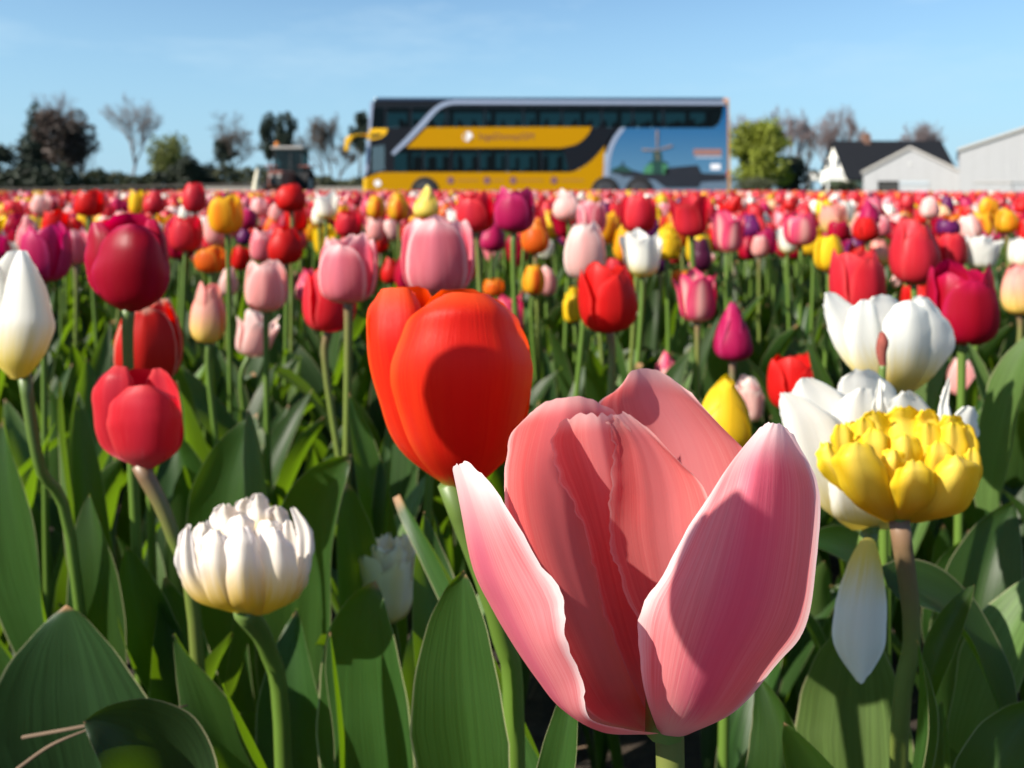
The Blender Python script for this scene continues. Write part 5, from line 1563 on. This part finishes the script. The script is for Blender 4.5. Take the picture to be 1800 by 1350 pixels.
for i, (lb, cx_, tp, bt, wp, wr, kd, co) in enumerate(mid_list):
    make_tulip(lb, cx_, tp, bt, wp, wr, kd, co, i % 6, az=RG.uniform(-110, -60), tilt=(RG.uniform(-.06, .06), RG.uniform(-.05, .05)), leaves=2, stem=RG.choice(('green', 'green', 'brown')))
heads = []   # image boxes of the tulips placed so far: later rows keep clear of them
HEADBOX = [(1120, 640, 1300, 340, 0.2)]
for (lb, cx_, tp, bt, wp, wr, kd, co) in mid_list:
    HEADBOX.append((cx_, tp, bt, wp / 2, wr * FPX / wp))
for cx_, tp, bt, wp, d in ((790, 500, 862, 286, .3), (226, 374, 548, 150, .51), (262, 527, 675, 116, .63), (242, 640, 825, 157, .46), (28, 436, 668, 138, .47), (612, 408, 532, 110, .66), (580, 466, 582, 98, .75), (771, 381, 520, 136, .62), (468, 458, 548, 80, .9), (368, 498, 603, 64, .87), (1068, 465, 584, 108, .71), (1027, 392, 492, 78, 1.0), (1128, 405, 486, 72, 1.0), (1173, 396, 456, 52, 1.3), (1226, 477, 566, 76, 1), (1288, 534, 634, 68, .86), (1505, 437, 555, 102, .77), (1690, 466, 604, 122, .69), (1606, 388, 500, 84, .93), (1562, 514, 692, 212, .54), (1456, 412, 477, 52, 1.24)):
    HEADBOX.append((cx_, tp, bt, wp / 2, d))

# a loose petal hanging under the ragged white double, and a spent stalk
t = T['whitefront']
PETW = [
    [(1512, 950, .352), (1519, 946, .352), (1526, 945, .352), (1533, 947, .352), (1539, 953, .352)],
    [(1490, 990, .353), (1506, 986, .349), (1526, 984, .348), (1542, 988, .350), (1550, 994, .354)],
    [(1470, 1050, .354), (1492, 1050, .348), (1518, 1050, .346), (1542, 1050, .350), (1558, 1052, .356)],
    [(1462, 1105, .354), (1486, 1106, .348), (1512, 1108, .346), (1540, 1106, .350), (1558, 1102, .356)],
    [(1472, 1150, .354), (1490, 1156, .350), (1512, 1160, .348), (1534, 1156, .351), (1551, 1148, .355)],
    [(1500, 1190, .354), (1507, 1197, .353), (1513, 1202, .352), (1520, 1196, .353), (1530, 1184, .354)],
]
net_petal('drooping_petal', PETW, t, PET['white'], seed=9, nu=14, nv=24, serr=0.0003, ripple=0.0003)
sb = P(1556, 1500, .47)
bs = thing('spent_tulip', 'spent tulip stalk with rusty tip before the big ragged white bloom', 'tulip', (sb[0], sb[1], 0))
o0 = np.array(bs.location)
V, F, uv = tube([np.zeros(3), P(1553, 900, .47) - o0, P(1550, 690, .47) - o0, P(1552, 640, .47) - o0], [.003, .0028, .0024, .0022], 8, 12)
add('stem', mesh_of('stem', V, F, uv, (STEM['green'],)), bs)
V, F, uv = tube([P(1552, 642, .47) - o0, P(1549, 618, .47) - o0, P(1552, 600, .47) - o0, P(1550, 584, .47) - o0], [.0022, .0032, .0036, .0014], 8, 10)
add('withered_tip', mesh_of('withered_tip', V, F, uv, (solid('withered_brown', (0.22, 0.05, 0.035), 0.8, scale=200, amount=0.5, bump=0.5),)), bs)

# ------------------------------------------------------------------ foreground leaves, each on its plant
L = hand_leaf
def plant(label, px, py, d):
    q = P(px, py, d)
    return thing('tulip_plant', label, 'plant', (q[0], q[1], 0), 'leafy tulip plants without open flowers')
c_ = T['creamdouble']
pa = plant('leafy plant with one very broad dark leaf at lower left', 160, 1500, .45)
L(pa, (190, 1560, .46), (150, 1260, .42), (118, 1062, .43), 330, roll=.1, fold=.25, wave=.02, seed=1, peak=.5, mat=LEAF_SHADED)
L(pa, (330, 1560, .36), (330, 1290, .34), (148, 1268, .325), 190, face=(0, -.5, .85), roll=.5, fold=.5, wave=.05, seed=2, mat=LEAF_SHADED)
L(c_, (450, 1500, .41), (400, 1310, .39), (308, 1112, .40), 100, roll=-.35, twist=1.1, fold=.45, wave=.08, seed=3)
L(c_, (540, 1520, .42), (470, 1330, .38), (390, 1203, .37), 62, roll=.9, fold=.5, seed=4)
pb = plant('leafy plant with upright leaf before the small white tulip', 690, 1500, .44)
L(pb, (700, 1620, .44), (625, 1230, .41), (656, 1022, .42), 205, face=(-.35, -.92, .2), roll=0, fold=.28, wave=.05, seed=5, peak=.48)
L(pb, (620, 1560, .41), (615, 1290, .39), (580, 1110, .40), 60, roll=1.1, fold=.6, seed=6)
L(pb, (760, 1560, .47), (720, 1320, .46), (748, 1060, .50), 120, roll=-.5, fold=.5, seed=7)
L(pb, (560, 1560, .48), (520, 1300, .47), (520, 1070, .50), 150, roll=.3, fold=.4, seed=8)
o_ = T['orange']
L(o_, (870, 1620, .300), (790, 1230, .285), (814, 1003, .292), 175, face=(-.3, -.94, .1), roll=-.1, fold=.38, wave=.03, seed=9, peak=.5)
L(o_, (1000, 1560, .34), (970, 1280, .33), (700, 870, .44), 150, roll=.8, fold=.5, seed=10)
L(o_, (820, 1560, .40), (770, 1200, .40), (745, 900, .45), 120, roll=-.6, fold=.5, seed=30)
L(hero, (950, 1560, .27), (985, 1350, .262), (1010, 1190, .270), 74, roll=.5, fold=.6, seed=11)
L(hero, (1320, 1560, .34), (1420, 1330, .33), (1334, 1190, .35), 110, roll=.6, fold=.5, seed=12)
rl = T['redleft']
L(rl, (215, 1330, .50), (165, 1040, .49), (158, 868, .51), 104, roll=.1, fold=.3, seed=13, peak=.45)
L(rl, (400, 1250, .55), (500, 960, .52), (437, 722, .55), 70, face=(-.78, -.6, .2), roll=1.0, twist=.6, fold=.5, seed=14, mat=LEAF_PALE)
L(rl, (430, 1250, .60), (350, 900, .60), (452, 726, .62), 130, roll=.2, fold=.4, seed=15)
L(rl, (330, 1250, .52), (240, 1120, .50), (222, 960, .51), 90, roll=-.8, fold=.5, seed=16)
ws = T['whitesmall']
L(ws, (560, 1400, .55), (500, 980, .52), (612, 800, .50), 190, face=(-.4, -.9, .1), roll=.1, fold=.45, wave=.05, seed=17, peak=.55)
L(ws, (700, 1300, .60), (680, 900, .60), (613, 690, .62), 62, roll=-.5, twist=.5, fold=.5, seed=18)
L(ws, (640, 1300, .60), (670, 1000, .58), (690, 740, .62), 60, roll=.8, fold=.5, seed=19)
L(ws, (700, 1400, .56), (610, 1050, .54), (612, 850, .55), 110, roll=-.7, fold=.5, seed=31)
wl = T['whiteleft']
L(wl, (150, 1300, .56), (20, 1000, .54), (8, 735, .57), 150, roll=.4, fold=.4, seed=20, peak=.5)
L(wl, (190, 1250, .60), (120, 900, .60), (108, 672, .62), 52, roll=.9, fold=.6, seed=21, mat=LEAF_PALE)
L(wl, (200, 1250, .60), (150, 900, .60), (138, 690, .63), 56, roll=-.7, fold=.6, seed=22)
L(wl, (120, 1350, .46), (40, 1150, .45), (-60, 1060, .46), 130, roll=.6, fold=.4, seed=23)
yd = T['yellowdouble']
L(t, (1510, 1600, .41), (1500, 1290, .40), (1512, 1080, .41), 205, face=(-.5, -.8, .3), roll=.05, fold=.28, seed=24, peak=.5, mat=LEAF_PALE)
L(yd, (1530, 1580, .335), (1450, 1350, .32), (1378, 1274, .31), 110, roll=.3, fold=.5, seed=25)
L(yd, (1560, 1560, .36), (1630, 1290, .34), (1612, 1125, .345), 82, roll=-.9, fold=.6, seed=26)
L(yd, (1560, 1030, .40), (1700, 1030, .41), (1772, 1290, .40), 130, face=(0, -.8, .6), roll=.5, fold=.45, seed=27, peak=.55)
L(yd, (1630, 1230, .37), (1645, 1120, .37), (1712, 1028, .38), 46, roll=.7, fold=.7, seed=28)
pc = plant('leafy plant with pale upright leaves at the right edge', 1740, 1500, .48)
L(pc, (1690, 1350, .50), (1690, 1050, .50), (1782, 884, .52), 130, face=(-.78, -.6, .2), roll=-.4, fold=.45, seed=29)
L(pc, (1690, 1330, .43), (1740, 1170, .42), (1850, 985, .43), 110, face=(-.78, -.6, .2), roll=.3, fold=.3, seed=32, mat=LEAF_PALE)
L(pc, (1700, 1500, .36), (1740, 1330, .35), (1830, 1235, .36), 110, roll=.7, fold=.5, seed=33)
L(pc, (1665, 1480, .38), (1660, 1330, .38), (1655, 1232, .385), 32, roll=.8, fold=.9, seed=34, mat=LEAF_PALE)
L(pc, (1690, 1250, .60), (1640, 1050, .58), (1700, 950, .60), 90, roll=.4, fold=.5, seed=35)
cr = T['crim2']
L(cr, (1745, 900, .67), (1740, 730, .66), (1700, 598, .67), 44, roll=-.8, twist=1.0, fold=.6, seed=36, mat=LEAF_PALE)
L(cr, (1740, 900, .62), (1755, 720, .60), (1815, 585, .60), 84, face=(-.78, -.6, .2), roll=.4, fold=.35, seed=37, mat=LEAF_PALE)
L(cr, (1600, 850, .62), (1615, 700, .60), (1668, 596, .60), 56, face=(-.78, -.6, .2), roll=.2, fold=.3, seed=38, mat=LEAF_PALE)
rw = T['redlow']
L(rw, (1500, 850, .66), (1470, 700, .64), (1417, 596, .66), 34, roll=.6, fold=.7, seed=39)
L(rw, (1600, 1050, .50), (1500, 940, .48), (1415, 955, .47), 72, face=(0, -.5, .85), roll=.3, fold=.4, seed=40)

# ================================================================== the middle rows: more single tulips
MIX = [('red', 26), ('redpink', 26), ('crimson', 10), ('magenta', 6), ('pink', 7), ('palepink', 5), ('blush', 3), ('white', 6), ('yellow', 6), ('yelloworange', 3), ('orangelight', 4), ('flame', 3), ('pinkmagenta', 5), ('purple', 4), ('pinkyellow', 2)]
MIXN = [m_[0] for m_ in MIX]
MIXW = np.array([m_[1] for m_ in MIX], float)
MIXW /= MIXW.sum()
WORD = {'red': 'red', 'redpink': 'rosy red', 'crimson': 'crimson', 'magenta': 'magenta', 'pink': 'pink', 'palepink': 'pale pink', 'blush': 'blush white', 'white': 'white', 'yellow': 'yellow', 'yelloworange': 'amber', 'orangelight': 'orange', 'flame': 'orange flamed', 'pinkmagenta': 'pink and magenta', 'purple': 'purple', 'pinkyellow': 'pink and yellow'}
rg = np.random.default_rng(21)
def frustum_x(d):
    return 0.66 * d + 0.05

def scatter(y0, y1, dens, xlim):
    """jittered grid of plant spots"""
    s = 1 / math.sqrt(dens)
    out = []
    for y in np.arange(y0, y1, s):
        X = xlim(y)
        xs_ = np.arange(-X, X, s)
        q = np.stack((xs_ + rg.uniform(-.42, .42, len(xs_)) * s, y + rg.uniform(-.42, .42, len(xs_)) * s), -1)
        out.append(q)
    return np.concatenate(out)

spots = scatter(1.25, 3.15, 68, frustum_x)
ANCH = [(226, 400, 'tall dark crimson tulip'), (80, 420, 'dusky crimson tulip'), (398, 375, 'golden flaring tulip'), (574, 360, 'white goblet near the tractor'), (750, 355, 'pale lemon tulip'), (771, 420, 'big pink tulip'), (906, 370, 'crimson tulip with silvery petal'), (997, 360, 'pale pink blocky tulip'), (1128, 440, 'white goblet tulip'), (1123, 370, 'red tulip over the white goblet'), (1214, 380, 'red tulip over the nearly black one'), (1280, 405, 'pink and cream tulip'), (1405, 400, 'magenta and white tulip'), (1456, 445, 'plain yellow tulip'), (1606, 440, 'tall red tulip at right'), (1634, 366, 'blush tulip below the small barn'), (1722, 440, 'ragged white tulip at right'), (1770, 388, 'amber tulip at right'), (1522, 403, 'red tulip with orange side'), (328, 410, 'rosy tulip by the dark crimson'), (502, 430, 'round dark red tulip'), (158, 356, 'tall red tulip at far left'), (342, 345, 'tallest red tulip'), (512, 346, 'red tulip under the tractor'), (612, 470, 'pink tulip with upright petal'), (1068, 520, 'bright red ruffled tulip'), (1505, 490, 'red tulip over the white bloom'), (938, 490, 'small flamed tulip')]
RANK = {}
ORD = ['', 'second ', 'third ', 'fourth ', 'fifth ', 'sixth ', 'seventh ', 'eighth ']
count = 0
ORDER = sorted(range(len(spots)), key=lambda i: spots[i][1])
MIDMAX = 300 - 92
lo = (6, 8)
reserve = []
for i in ORDER:
    x, y = spots[i]
    hw = rg.uniform(.044, .058)
    hh = hw * rg.uniform(1.05, 1.35)
    ztop = rg.normal(.442, .034)
    ztop = min(ztop, .505)
    px = 900 + x / y * FPX
    pt, pb_ = YH + (H - ztop) / y * FPX, YH + (H - ztop + hh) / y * FPX
    r_ = hw / 2 / y * FPX
    if any(abs(px - c[0]) < (c[3] + r_ * .6) and pb_ > c[1] + 3 and pt < c[2] - 3 and y < c[4] + .05 for c in HEADBOX):
        continue
    if count >= MIDMAX:
        reserve.append((x, y))
        continue
    kd = rg.choice(['egg', 'cup', 'goblet', 'bud', 'double'], p=[.36, .36, .14, .08, .06])
    co = MIXN[rg.choice(len(MIXN), p=MIXW)]
    far = y > 1.9
    an_ = min(ANCH, key=lambda q: math.hypot(q[0] - px, (q[1] - (pt + pb_) / 2) * 1.5))
    dx_, dy_ = px - an_[0], (pt + pb_) / 2 - an_[1]
    rel = ('behind' if dy_ < 0 else 'below') if abs(dy_) > abs(dx_) * 1.2 else ('right of' if dx_ > 0 else 'left of')
    key = (co, rel, an_[2])
    RANK[key] = RANK.get(key, 0) + 1
    lab = ORD[RANK[key] - 1] + WORD[co] + ' tulip in rows ' + rel + ' the ' + an_[2]
    t_ = thing('tulip', lab.strip(), 'tulip', (x, y, 0), WORD[co] + ' tulips in the middle rows')
    tx, ty = rg.normal(0, .15), rg.normal(0, .10)
    q = rot_tilt(tx, ty)
    axv = np.array(q @ Vector((0, 0, 1)))
    lx = rg.normal(0, .012)
    hb = np.array((lx, rg.normal(0, .01), ztop - hh))
    V, F, uv = tube([np.zeros(3), hb * .5 + np.array((rg.normal(0, .006), 0, 0)), hb - axv * .03, hb + axv * .003], [.0036, .0032, .0032], 6, 6)
    add('stem', mesh_of('stem', V, F, uv, (STEM['green' if rg.random() < .7 else 'brown'],)), t_)
    az0 = rg.uniform(0, 360)
    vr = int(rg.integers(0, 5))
    for a, me in petal_meshes(kd, vr, *lo):
        p = add('petal', me, t_)
        slot(p, PET[co])
        p.location = tuple(hb)
        p.rotation_euler = (q @ Matrix.Rotation(R(a + az0), 3, 'Z')).to_euler()
        p.scale = (hw * WF[kd], hw * WF[kd], hh)
    for j in range(1 if far else 2):
        l = add('leaf', generic_leaves()[rg.integers(7)], t_)
        slot(l, LEAF if rg.random() < .55 else LEAF_PALE)
        k_ = rg.uniform(.20, .31)
        l.rotation_euler = (0, 0, rg.uniform(0, 6.28))
        l.scale = (k_, k_, k_)
    count += 1

# ================================================================== the rest of the bed: one mass
class Mass:
    def __init__(s):
        s.V, s.F, s.M, s.C, s.UV, s.n = [], [], [], [], [], 0
    def put(s, G, q, mat, col):
        """G: K x n x 3 vertex sets that share the quads q; col: K x 3"""
        K, n_ = G.shape[:2]
        off = s.n + np.arange(K) * n_
        s.V.append(G.reshape(-1, 3))
        s.F.append((q[None] + off[:, None, None]).reshape(-1, 4))
        s.M.append(np.full(K * len(q), mat, np.int32))
        s.C.append(np.repeat(col, n_, 0))
        s.n += K * n_
    def uv(s, uvs, K):
        s.UV.append(np.tile(uvs, (K, 1)))
    def build(s, name, mats):
        V, F = np.concatenate(s.V), np.concatenate(s.F)
        me = bpy.data.meshes.new(name)
        me.vertices.add(len(V))
        me.vertices.foreach_set('co', V.astype(np.float32).ravel())
        me.loops.add(F.size)
        me.loops.foreach_set('vertex_index', F.astype(np.int32).ravel())
        me.polygons.add(len(F))
        me.polygons.foreach_set('loop_start', np.arange(0, F.size, 4, dtype=np.int32))
        me.polygons.foreach_set('material_index', np.concatenate(s.M))
        me.polygons.foreach_set('use_smooth', np.ones(len(F), bool))
        for m_ in mats:
            me.materials.append(m_)
        me.update()
        at = me.attributes.new('tint', 'FLOAT_COLOR', 'POINT')
        c4 = np.ones((len(V), 4), np.float32)
        c4[:, :3] = np.concatenate(s.C)
        at.data.foreach_set('color', c4.ravel())
        l = me.uv_layers.new(name='UVMap')
        l.data.foreach_set('uv', np.concatenate(s.UV).astype(np.float32)[F.ravel()].ravel())
        me.validate()
        return me

def mass_petal_mat():
    m, n, out = new_mat('petal_mass')
    at = N(n, 'ShaderNodeAttribute', attribute_name='tint')
    b = N(n, 'ShaderNodeBsdfPrincipled')
    b.inputs['Roughness'].default_value = 0.45
    n.links.new(at.outputs[0], b.inputs['Base Color'])
    t = N(n, 'ShaderNodeBsdfTranslucent')
    n.links.new(at.outputs[0], t.inputs[0])
    mm = N(n, 'ShaderNodeMixShader')
    mm.inputs[0].default_value = 0.38
    n.links.new(b.outputs[0], mm.inputs[1])
    n.links.new(t.outputs[0], mm.inputs[2])
    n.links.new(mm.outputs[0], out.inputs[0])
    return m

BASECOL = {'red': (.66, .012, .012), 'redpink': (.70, .030, .045), 'crimson': (.44, .005, .022), 'magenta': (.50, .012, .10), 'pink': (.80, .26, .30), 'palepink': (.85, .46, .44), 'blush': (.88, .66, .60), 'white': (.84, .82, .74), 'yellow': (.85, .58, .02), 'yelloworange': (.84, .42, .015), 'orangelight': (.80, .16, .015), 'flame': (.78, .24, .02), 'pinkmagenta': (.78, .16, .25), 'purple': (.10, .008, .08), 'pinkyellow': (.86, .56, .32)}
BC = np.array([BASECOL[m_] for m_ in MIXN])

def uvgrid(nv, nu):
    vv, uu = np.meshgrid(np.linspace(0, 1, nv + 1), np.linspace(0, 1, nu + 1), indexing='ij')
    return np.stack((uu, vv), -1).reshape(-1, 2)

def mass_heads(M, pos, hw, hh, ztop, nu, nv, petn):
    """tulip heads at pos (K x 2), each of petn petals"""
    K = len(pos)
    col = BC[rg.choice(len(MIXN), K, p=MIXW)] * rg.uniform(.85, 1.12, (K, 1))
    col = np.clip(col, 0, .92)
    az = rg.uniform(0, 6.283, K)
    g0 = gz(pos[:, 0], pos[:, 1])
    tl = rg.normal(0, .15, (K, 2))
    for kd, sel in (('egg', rg.random(K) < .5), ('cup', None)):
        if sel is None:
            sel = ~prev
        prev = sel
        fl = flower_petals(kd, 1, nu, nv)
        if petn < 6:
            fl = fl[3:]
        ix = np.where(sel)[0]
        if not len(ix):
            continue
        for a, G in fl:
            g = G.reshape(-1, 3)
            if petn < 6:
                g = g * np.array((1, 1.25, 1))
            an = az[ix] + R(a) + rg.normal(0, .12, len(ix))
            c, s_ = np.cos(an)[:, None], np.sin(an)[:, None]
            x = (g[None, :, 0] * c - g[None, :, 1] * s_) * hw[ix, None]
            y = (g[None, :, 0] * s_ + g[None, :, 1] * c) * hw[ix, None]
            z = g[None, :, 2] * hh[ix, None]
            x = x + z * tl[ix, :1]
            y = y + z * tl[ix, 1:]
            W = np.stack((x + pos[ix, :1], y + pos[ix, 1:], z + (g0 + ztop - hh)[ix, None]), -1)
            cc = col[ix] * rg.uniform(.92, 1.08, (len(ix), 1))
            M.put(W, grid_faces(nv, nu), 0, np.clip(cc, 0, .93))
            M.uv(uvgrid(nv, nu), len(ix))

def mass_stems(M, pos, zb, rad=.0034):
    K = len(pos)
    g0 = gz(pos[:, 0], pos[:, 1])
    an = np.array((0, 2.094, 4.189, 6.283))
    ring = np.stack((np.cos(an), np.sin(an)), -1) * rad
    ln = rg.normal(0, .014, (K, 2))
    V = np.zeros((K, 3, 4, 3))
    for i, f in enumerate((0, .5, 1)):
        V[:, i, :, :2] = pos[:, None] + ring[None] + (ln * (1 - f) + rg.normal(0, .003, (K, 2)) * (f == .5))[:, None]
        V[:, i, :, 2] = (g0 + zb * f)[:, None]
    M.put(V.reshape(K, 12, 3), grid_faces(2, 3), 1, np.tile((.1, .2, .05), (K, 1)))
    M.uv(uvgrid(2, 3), K)

def mass_leaves(M, pos, size, nu, nv, upright=None):
    K = len(pos)
    g0 = gz(pos[:, 0], pos[:, 1])
    vi = rg.integers(0, 6, K)
    rr = random.Random(4)
    for i in range(6):
        ix = np.where(vi == i)[0]
        bend = rr.uniform(.05, .5)
        G = leaf_grid((.02, 0, 0), (.06 + bend * .2, 0, .6), (.1 + bend, 0, 1 - bend * .35), rr.uniform(.11, .19), face=(-1, 0, .15), roll=rr.uniform(-.3, .3), twist=rr.uniform(-.8, .8), fold=rr.uniform(.25, .6), wave=.07, nu=nu, nv=nv, seed=i).reshape(-1, 3)
        if not len(ix):
            continue
        an = rg.uniform(0, 6.283, len(ix))
        c, s_ = np.cos(an)[:, None], np.sin(an)[:, None]
        sz = size[ix, None]
        W = np.stack(((G[None, :, 0] * c - G[None, :, 1] * s_) * sz + pos[ix, :1], (G[None, :, 0] * s_ + G[None, :, 1] * c) * sz + pos[ix, 1:], G[None, :, 2] * sz + g0[ix, None]), -1)
        M.put(W, grid_faces(nv, nu), 2, np.tile((.1, .2, .05), (len(ix), 1)))
        M.uv(uvgrid(nv, nu), len(ix))

M = Mass()
def rows(y0, y1, dens, xlim, nu, nv, petn, leaves, inner=None):
    p = scatter(y0, y1, dens, xlim)
    if inner is not None:
        p = p[inner(p)]
    K = len(p)
    hw = rg.uniform(.045, .060, K)
    hh = hw * rg.uniform(1.05, 1.35, K)
    zt = np.minimum(rg.normal(.435, .030, K), .500)
    mass_heads(M, p, hw, hh, zt, nu, nv, petn)
    if leaves:
        mass_stems(M, p, zt - hh)
        for _ in range(leaves):
            mass_leaves(M, p + rg.normal(0, .012, p.shape), rg.uniform(.20, .31, K), 2, 5)
    return K
wide = lambda y: 0.66 * abs(y) + 1.3
kk = [
    rows(3.15, 8.0, 80, wide, 4, 5, 6, 1),
    rows(8.0, 16.0, 50, wide, 2, 4, 6, 0),
    rows(16.0, 28.2, 34, lambda y: min(0.66 * y + 1.3, 27), 2, 3, 3, 0),
    # the bed goes on at both sides of the picture and behind the lens
    rows(0.55, 3.15, 42, wide, 4, 6, 6, 2, lambda p: (np.abs(p[:, 0]) > 0.68 * p[:, 1] + 0.10) & ((p[:, 0] > 0) | (p[:, 1] > 0.95))),
]
p = np.array(((-.180, .176), (-.1060, .0725)))  # two unseen tulips added out of frame to shade the orange and pink blooms
zt = np.array((.612, .576))
hw = np.array((.048, .036))
mass_heads(M, p, hw, hw * 1.4, zt, 6, 8, 6)
mass_stems(M, p, zt - hw * 1.4)
if reserve:
    p = np.array(reserve)
    K = len(p)
    hw = rg.uniform(.045, .058, K)
    zt = np.minimum(rg.normal(.435, .03, K), .5)
    mass_heads(M, p, hw, hw * 1.2, zt, 4, 6, 6)
    mass_stems(M, p, zt - hw * 1.2)
    mass_leaves(M, p, rg.uniform(.2, .3, K), 2, 5)
me = M.build('tulip_field', (mass_petal_mat(), STEM['green'], LEAF_MASS))
fo = add('tulip_field', me, None, 'stuff')
tag(fo, 'dense bed of mixed red, pink, white and yellow tulips stretching to the coach', 'flower field')

# low leaves filling the ground between the plants
M = Mass()
p = np.concatenate((scatter(.50, 3.2, 95, lambda y: .72 * y + .35), scatter(.46, 1.1, 90, lambda y: .72 * y + .2)))
keep = (p[:, 1] > .45)
p = p[keep]
sz = rg.uniform(.13, .27, len(p)) * (0.72 + 0.28 * sstep(.5, 1.0, p[:, 1]))
mass_leaves(M, p, sz, 4, 9)
p2 = scatter(.85, 3.4, 150, lambda y: .70 * y + .2)
mass_leaves(M, p2, rg.uniform(.20, .36, len(p2)) * (1 + .12 * sstep(1.1, 1.8, p2[:, 1])), 4, 8)
lo_ = add('tulip_foliage', M.build('tulip_foliage', (mass_petal_mat(), STEM['green'], LEAF_MASS)), None, 'stuff')
tag(lo_, 'tangle of green tulip leaves covering the soil between the stems', 'foliage')

# straw and dead stalks on the soil
V, F = [], []
rr = random.Random(8)
for i in range(900):
    y = rr.uniform(.35, 1.6)
    x = rr.uniform(-1, 1) * (.7 * y + .1)
    a = rr.uniform(0, 6.28)
    ln = rr.uniform(.02, .09)
    v, f, _ = tube([(x, y, .004), (x + math.cos(a) * ln * .5, y + math.sin(a) * ln * .5, rr.uniform(.006, .02)), (x + math.cos(a) * ln, y + math.sin(a) * ln, rr.uniform(.003, .03))], [.0012, .0007], 4, 3)
    b = len(V)
    V += list(v)
    F += [tuple(j + b for j in q) for q in f]
st = add('straw', mesh_of('straw', V, F, None, (solid('dry_straw', (.12, .08, .05), .9, scale=30, amount=.4),)), None, 'stuff')
tag(st, 'dry straw and dead stalks scattered on the dark soil', 'straw')
def twig(label, pts):
    q = np.array([P(*a) for a in pts])
    o0 = q[0] * np.array((1, 1, 0))
    v, f, u_ = tube(q - o0, [.0009, .0008, .0004], 6, 14)
    o = add('dry_stalk', mesh_of('dry_stalk', v, f, u_, (bpy.data.materials['dry_straw'],)))
    o.location = o0
    tag(o, label, 'stalk')
twig('thin brown dry stalk lying across the broad dark leaf', [(40, 1296, .37), (150, 1276, .36), (330, 1240, .37)])
twig('forked lower dry stalk across the broad dark leaf', [(30, 1352, .36), (90, 1310, .355), (160, 1280, .357)])
